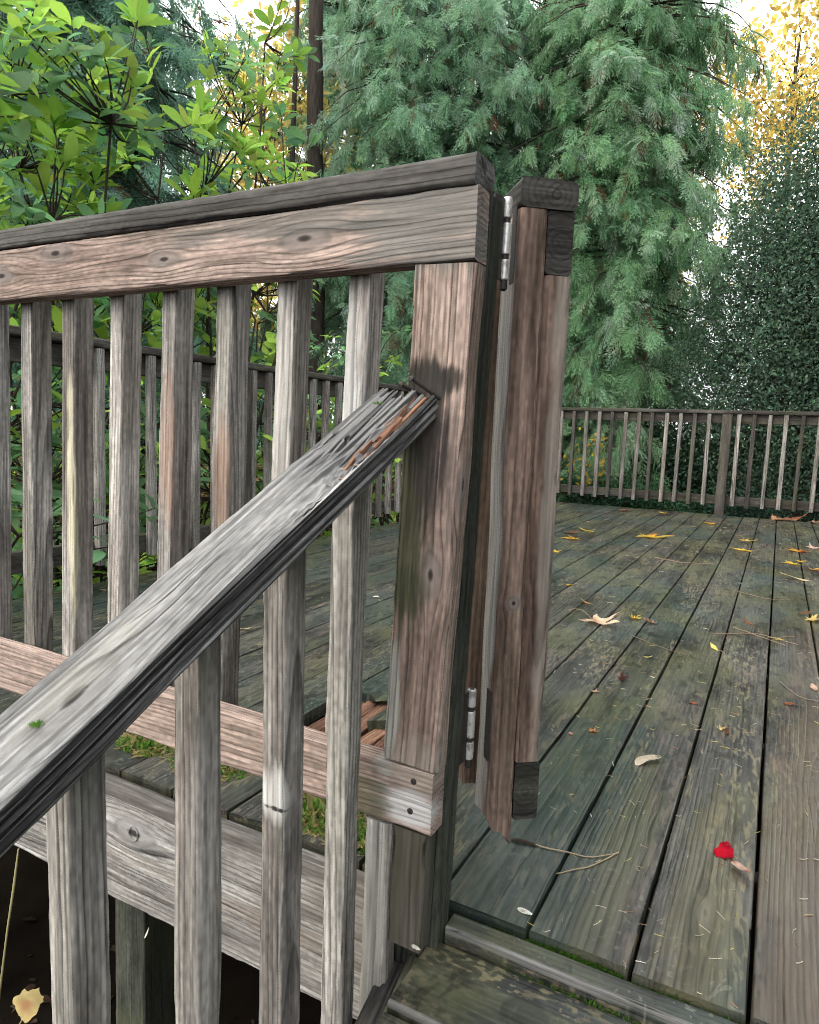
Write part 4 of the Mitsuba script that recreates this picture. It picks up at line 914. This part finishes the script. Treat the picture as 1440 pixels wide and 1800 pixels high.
def litter():
    D = 'on the deck'
    rows = [
     ('large yellow maple leaf with an orange-red patch lying before the far railing', -.82, 4.42, .26, 'maple', YEL, dict(colour2=(.50, .13, .04), curl=.30)),
     ('large pale cream maple leaf with a long stalk, right of the gate on the deck', -.58, 1.77, .150, 'maple', (.62, .50, .36), dict(curl=.55, stem=True, rot=-.5)),
     ('bright red leaf lying alone near the front edge of the deck', -.03, .345, .034, 'broad', RED, dict(curl=.45, rot=1.2, colour2=(.30, .008, .02))),
     ('narrow pinkish leaf folded over the bright red leaf', -.008, .335, .040, 'oval', PINK, dict(curl=.3, rot=-1.0, z=.006, roll=.8)),
     ('pale dry leaf rolled into a tube in the middle of the deck', -.22, .62, .062, 'oval', (.60, .52, .40), dict(curl=.3, roll=2.4, rot=.9)),
     ('small curled yellow leaf beside the large cream maple leaf', -.46, 1.92, .055, 'maple', YEL, dict(curl=.9)),
     ('orange-yellow leaf on the stair landing at the bottom edge of the photo', -.10, -.098, .042, 'oval', GOLD, dict(curl=.5, z=-.029, rot=-.5, colour2=(.5, .16, .03))),
     ('yellow leaf flat on the deck just right of the gate', -1.22, 3.92, .13, 'maple', GOLD, dict()),
     ('narrow yellow leaf behind the flat yellow leaf near the gate', -1.20, 4.38, .15, 'blade', YEL, dict(rot=2.6)),
     ('reddish brown dry leaf between the gate and the narrow yellow leaf', -1.34, 4.21, .13, 'maple', (.26, .12, .08), dict(curl=.7)),
     ('small yellow leaf against the edge of the gate', -1.19, 3.30, .075, 'maple', YEL, dict(curl=.5)),
     ('yellow-orange leaf near the post of the far railing', -.47, 5.74, .15, 'maple', GOLD, dict(curl=.3)),
     ('pale yellow maple leaf with a long stalk, right of the far railing post', -.17, 4.79, .15, 'maple', (.62, .50, .16), dict(stem=True, curl=.4, rot=-.9)),
     ('golden leaf just in front of the pale yellow stalked leaf', -.15, 4.24, .14, 'maple', YEL, dict(curl=.3)),
     ('pinkish brown heap leaf at the deck edge right of the far post', .11, 6.62, .22, 'maple', (.50, .27, .18), dict(curl=.8)),
     ('second pinkish leaf in the heap at the far deck edge', .02, 6.55, .18, 'maple', (.44, .26, .15), dict(curl=.9)),
     ('pale pink leaf at the far deck edge by the right border of the photo', .34, 6.58, .20, 'maple', PINK, dict(curl=.8)),
     ('orange and yellow leaf with red rim near the right border', .19, 4.48, .15, 'maple', GOLD, dict(colour2=(.42, .12, .05), curl=.4)),
     ('whitish pink leaf behind the orange and yellow leaf', .27, 4.69, .13, 'maple', (.60, .44, .38), dict(curl=.7)),
     ('clear yellow leaf in front of the orange and yellow leaf', .14, 3.87, .11, 'maple', YEL, dict(curl=.25)),
     ('second clear yellow leaf touching the first near the right border', .175, 4.02, .09, 'maple', YEL, dict(curl=.25)),
     ('yellow leaf with brown rim at the right border of the photo', .23, 3.72, .11, 'maple', (.55, .36, .08), dict(curl=.4, colour2=(.22, .10, .06))),
     ('long pale blade-like leaf at the right border', .20, 3.31, .13, 'blade', PALE, dict(rot=3.0)),
     ('rust-red narrow leaf beside the crossed twigs', -.03, 2.11, .055, 'blade', RUST, dict(rot=2.4, curl=.4)),
     ('yellow and cream leaf cluster at the right border beside a seam', .17, 2.34, .085, 'maple', (.56, .42, .16), dict(curl=.7)),
     ('dark dry curl next to the yellow and cream leaf cluster', .125, 2.42, .05, 'oval', BRN, dict(curl=.8, roll=1.2)),
     ('small yellow leaf with a bent stalk on a seam', -.13, 1.65, .038, 'oval', (.60, .55, .16), dict(stem=True, rot=2.2, curl=.5)),
     ('tiny star-like yellow scrap among the crossed twigs', .05, 1.94, .03, 'maple', (.60, .54, .14), dict()),
     ('pale brown crumpled leaf on the seam in front of the curled yellow leaf', -.38, 1.89, .055, 'maple', (.34, .22, .16), dict(curl=1.0)),
     ('brown leaf at the far deck edge beside the gate', -1.35, 6.2, .14, 'maple', (.28, .12, .08), dict(curl=.7)),
     ('yellow leaf at the far deck edge left of the far post', -.95, 6.3, .12, 'maple', YEL, dict(curl=.4)),
     ('dark brown curled leaf with a light rim, mid deck', -.36, 1.16, .036, 'maple', (.085, .040, .032), dict(curl=1.1)),
     ('small yellow scrap beside the gate, on the second seam', -.86, 2.37, .05, 'oval', YEL, dict(rot=.3)),
     ('thin pale leaf behind the large cream maple leaf', -.65, 2.05, .06, 'blade', PALE, dict(rot=2.8)),
     ('small pale yellow sliver in the middle of a plank', -.34, 1.43, .026, 'blade', (.55, .50, .20), dict(rot=.1)),
     ('pale brown leaf on the first seam right of the gate', -.40, 1.02, .030, 'maple', (.42, .28, .20), dict(curl=.7)),
     ('pinkish winged seed on the seam near the gate foot', -.39, .71, .020, 'oval', (.48, .33, .27), dict(rot=-1.2)),
     ('orange-brown star-shaped leaf right of the winged seed', -.34, .75, .030, 'maple', (.40, .19, .09), dict(curl=.6)),
     ('pale yellow crumpled scrap behind the red leaf', -.07, .94, .030, 'maple', (.55, .46, .22), dict(curl=1.0)),
     ('dark brown scrap beside the pale yellow crumpled scrap', -.05, .91, .020, 'oval', (.16, .08, .05), dict(curl=.8)),
     ('flat rust-red scrap on the middle plank', -.16, 1.08, .022, 'oval', RUST, dict(rot=.2)),
     ('flat rust-red scrap beside a thin twig at the right', .07, 1.23, .034, 'oval', RUST, dict(rot=-.1)),
     ('pink leaf fragment at the right border of the photo', .155, 1.40, .035, 'oval', PINK, dict(rot=1.8)),
     ('white flake at the front edge of the deck near the end post', -.29, .038, .022, 'oval', WHT, dict(rot=-.2, curl=.2)),
     ('small white leaf at the left deck edge behind the balusters', -2.46, 1.01, .05, 'oval', WHT, dict(curl=.4)),
     ('white oval leaf seen between the baluster and the end post', -1.49, 1.61, .04, 'oval', WHT, dict(rot=-.5)),
     ('pale straw leaf on the mossy planks behind the handrail', -1.62, .91, .05, 'blade', PALE, dict(rot=.2)),
     ('second pale straw leaf on the mossy planks behind the balusters', -1.42, 1.28, .045, 'blade', PALE, dict(rot=-.4)),
    ]
    for i, (lb, x, y, sz, kd, c, o) in enumerate(rows):
        fallen_leaf(lb, x, y, sz, kd, c, i, **o)
    fallen_leaf('small white petal stuck to the foot of the end post', -.3925, -.1135, .013, 'oval', WHT, 80, z=.001, curl=.1, rot=0, tip=(math.pi / 2, (1, 0, 0)), roll=0)
    fallen_leaf('creamy yellow leaf with ragged rusty top standing in the dark at bottom left', -.985, -.30, .046, 'broad', (.66, .53, .24), 81, z=-.24, curl=.25, rot=1.9, tip=(1.25, (1, .75, 0)), stem=True, colour2=(.55, .28, .14))
    fallen_leaf('thin white leaf hanging in the dark under the rim beam', -1.02, -.03, .022, 'blade', WHT, 82, z=-.30, curl=.1, rot=.9, tip=(1.2, (1, -.5, 0)))
    def twig(label, pts, r, col, seed, z=.003):
        k = thing('twig', label, 'twig')
        ms = []
        for P in pts:
            P = np.array(P, float)
            t = np.linspace(0, 1, 16); q = np.linspace(0, 1, len(P))
            Q = np.stack([np.interp(t, q, P[:, 0]), np.interp(t, q, P[:, 1]), z + .0015 * np.abs(np.sin(t * 9 + seed))], 1)
            for _ in range(2): Q[1:-1, :2] = (Q[:-2, :2] + 2 * Q[1:-1, :2] + Q[2:, :2]) / 4
            ms.append(tube_mesh(Q, np.linspace(r, r * .6, 16), 6))
        v, f = join(ms); scene[k] = mikit.ply((v, f), 'm_straw', smooth=True, color=np.broadcast_to(np.array(col), v.shape))
        return k
    kt = twig('forked pale leaf stalk with a dark catkin-like end, by the foot of the gate', [[(-.325, .205), (-.28, .212), (-.22, .222), (-.185, .262)], [(-.185, .262), (-.215, .20), (-.262, .148)]], .0013, (.30, .24, .16), 1)
    v, f = tube_mesh([(-.358, .199, .004), (-.345, .202, .006), (-.325, .205, .005), (-.31, .207, .003)], [.002, .0032, .0028, .0012], 7)
    part(kt, 'dark_end', mikit.ply((v, f), 'm_straw', smooth=True, color=np.broadcast_to(np.array([.035, .028, .022]), v.shape)))
    twig('crossed thin twigs lying over a seam in mid deck', [[(-.16, 1.86), (-.02, 1.98), (.12, 1.90)], [(-.10, 2.02), (.08, 1.86)], [(.02, 1.93), (.11, 2.02)]], .0016, (.26, .19, .13), 2)
    twig('single thin dark twig across a plank left of the crossed twigs', [[(-.42, 1.66), (-.31, 1.57), (-.21, 1.53)]], .0014, (.16, .12, .09), 3)
    twig('thin grey twig at the right border of the photo', [[(.06, 1.42), (.11, 1.30), (.20, 1.30)]], .0012, (.20, .17, .14), 4)
    twig('fine dark twig before the far golden leaves', [[(-.62, 3.5), (-.45, 3.42), (-.30, 3.5)]], .0022, (.30, .20, .15), 5)
    twig('fine twig beside the stalked yellow leaf', [[(-.12, 2.75), (.02, 2.66), (.10, 2.72)]], .0016, (.22, .16, .12), 6)
    # a dead grass stem hanging beside the handrail
    P = np.array([(-.985, -.30, .05), (-1.0, -.30, -.02), (-1.02, -.30, -.10), (-1.05, -.30, -.24)])
    k = thing('grass_stem', 'dead pale grass stem hanging down left of the first baluster', 'grass stem')
    v, f = tube_mesh(P, [.0012, .0020, .0016, .0018], 6); scene[k] = mikit.ply((v, f), 'm_straw', smooth=True, color=np.broadcast_to(np.array([.36, .33, .17]), v.shape))
    # needles and crumbs
    rg = np.random.default_rng(61)
    n = 380
    y = rg.uniform(.01, 1, n) ** 1.6 * 6.3; x = rg.uniform(-.45, .75, n) * (.35 + y * .35) - .12 - y * .12
    near = np.arange(n) < 85
    y[near] = rg.uniform(.01, 1.3, near.sum()); x[near] = rg.uniform(-.40, .22, near.sum())
    lf = np.arange(n) > 310
    x[lf] = rg.uniform(-2.4, -.55, lf.sum()); y[lf] = rg.uniform(.05, 2.4, lf.sum())
    a = rg.uniform(0, 6.28, n); L = rg.uniform(.006, .019, n) * (1 + .25 * y); ms, cs = [], []
    pal = np.array([(.52, .46, .33), (.45, .34, .22), (.62, .58, .48), (.34, .22, .14), (.50, .44, .16)])
    for i in range(n):
        t = np.linspace(-.5, .5, 4)[:, None]; d = np.array([math.cos(a[i]), math.sin(a[i]), 0]); s = np.array([-d[1], d[0], 0])
        Q = np.array([x[i], y[i], .0014]) + d * t * L[i] + s * (t * t - .1) * L[i] * rg.uniform(-.5, .5) + np.array([0, 0, .0006]) * rg.random()
        v, f = tube_mesh(Q, rg.uniform(.0003, .0006) * (1 + .3 * y[i]), 3); ms.append((v, f)); cs.append(np.broadcast_to(pal[rg.integers(5)] * rg.uniform(.7, 1.1), v.shape))
    k = thing('needle_litter', 'fallen conifer needles and seed scales scattered over the deck planks', 'needles', kind='stuff')
    scene[k] = mikit.ply(join(ms), 'm_straw', smooth=True, color=np.vstack(cs))
    # moss in the joint behind the rim and on the rotten planks by the railing
    n = 700; px_ = rg.uniform(-3.2, -.3, n); py_ = rg.uniform(-2.2, .6, n)
    pz_ = ground_z(px_, py_) + .006
    v, f = broad_leaf(.2, .2, .3)
    v, f, c = scatter(v, f, frames(unit(np.stack([rg.normal(0, 1, n), rg.normal(0, 1, n), rg.normal(0, .2, n)], 1)), unit(np.stack([rg.normal(0, .4, n), rg.normal(0, .4, n), 1 + 0 * pz_], 1))) * rg.uniform(.015, .06, (n, 1, 1)), np.stack([px_, py_, pz_], 1), leafcol(rg, n, (.045, .034, .024), .6, .1))
    k = thing('leaf_litter', 'dark brown leaf litter on the soil under the deck', 'leaf litter', kind='stuff'); scene[k] = mikit.ply((v, f), 'm_leaf', smooth=True, color=c)
    def moss(label, spots, seed, n, col, hgt, straw=0.0):
        rg = np.random.default_rng(seed); P = []
        w = np.array([q[4] for q in spots], float); w /= w.sum()
        ch = rg.choice(len(spots), n, p=w)
        q = np.array([s[:4] for s in spots])[ch]
        ang = rg.uniform(0, 6.28, n); r = np.sqrt(rg.random(n))
        pos = np.stack([q[:, 0] + q[:, 2] * r * np.cos(ang), q[:, 1] + q[:, 3] * r * np.sin(ang), np.array([s[5] for s in spots])[ch]], 1)
        tv = np.array([[0, -.16, 0], [0, .16, 0], [.55, .10, .12], [1, 0, 0.05]]); tf = np.array([[0, 1, 2], [0, 2, 3]])
        d = unit(np.stack([rg.normal(0, .6, n), rg.normal(0, .6, n), rg.uniform(.3, 1.2, n)], 1))
        S = hgt * rg.uniform(.5, 1.3, n) * (1.2 - .7 * r)
        c = leafcol(rg, n, col, .3, .1)
        if straw:
            m = rg.random(n) < straw; c[m] = np.array([.42, .34, .16]) * rg.uniform(.7, 1.1, (m.sum(), 1)); S[m] *= 1.9
            d[m] = unit(d[m] * [1.5, 1.5, .35])
        v, f, cc = scatter(tv, tf, frames(d, rg.standard_normal((n, 3))) * S[:, None, None], pos, c)
        k = thing('moss', label, 'moss', kind='stuff'); scene[k] = mikit.ply((v, f), 'm_spray', color=cc)
    moss('dark green moss growing in the joint between the deck ends and the rim', [(-.215, -.003, .05, .006, 3, -.014), (-.155, -.003, .035, .006, 2, -.014), (-.06, -.003, .06, .005, 3, -.016), (.01, -.003, .03, .005, 1, -.016), (-.30, -.004, .03, .004, .6, -.018), (-.18, -.05, .10, .003, .8, -.03), (-.2, -.187, .10, .004, 1, -.036)], 71, 2600, (.055, .13, .020), .009)
    moss('tufts of bright moss and dry straw on the rotten planks behind the bottom rail', [(-1.0, .13, .10, .07, 3, 0), (-.93, .22, .07, .05, 2, 0), (-.70, .10, .09, .08, 3, 0), (-.66, .22, .06, .08, 2, 0), (-1.18, .12, .08, .05, 1.5, 0), (-.60, .06, .05, .05, 1.2, 0), (-1.28, .72, .05, .05, .6, 0)], 72, 5200, (.13, .25, .045), .020, straw=.22)
    moss('small green moss cushion on the broken handrail', [(-.447, -.160, .007, .008, 3, .747), (-.476, -.600, .006, .006, 2, .484)], 73, 260, (.10, .22, .03), .004)
litter()
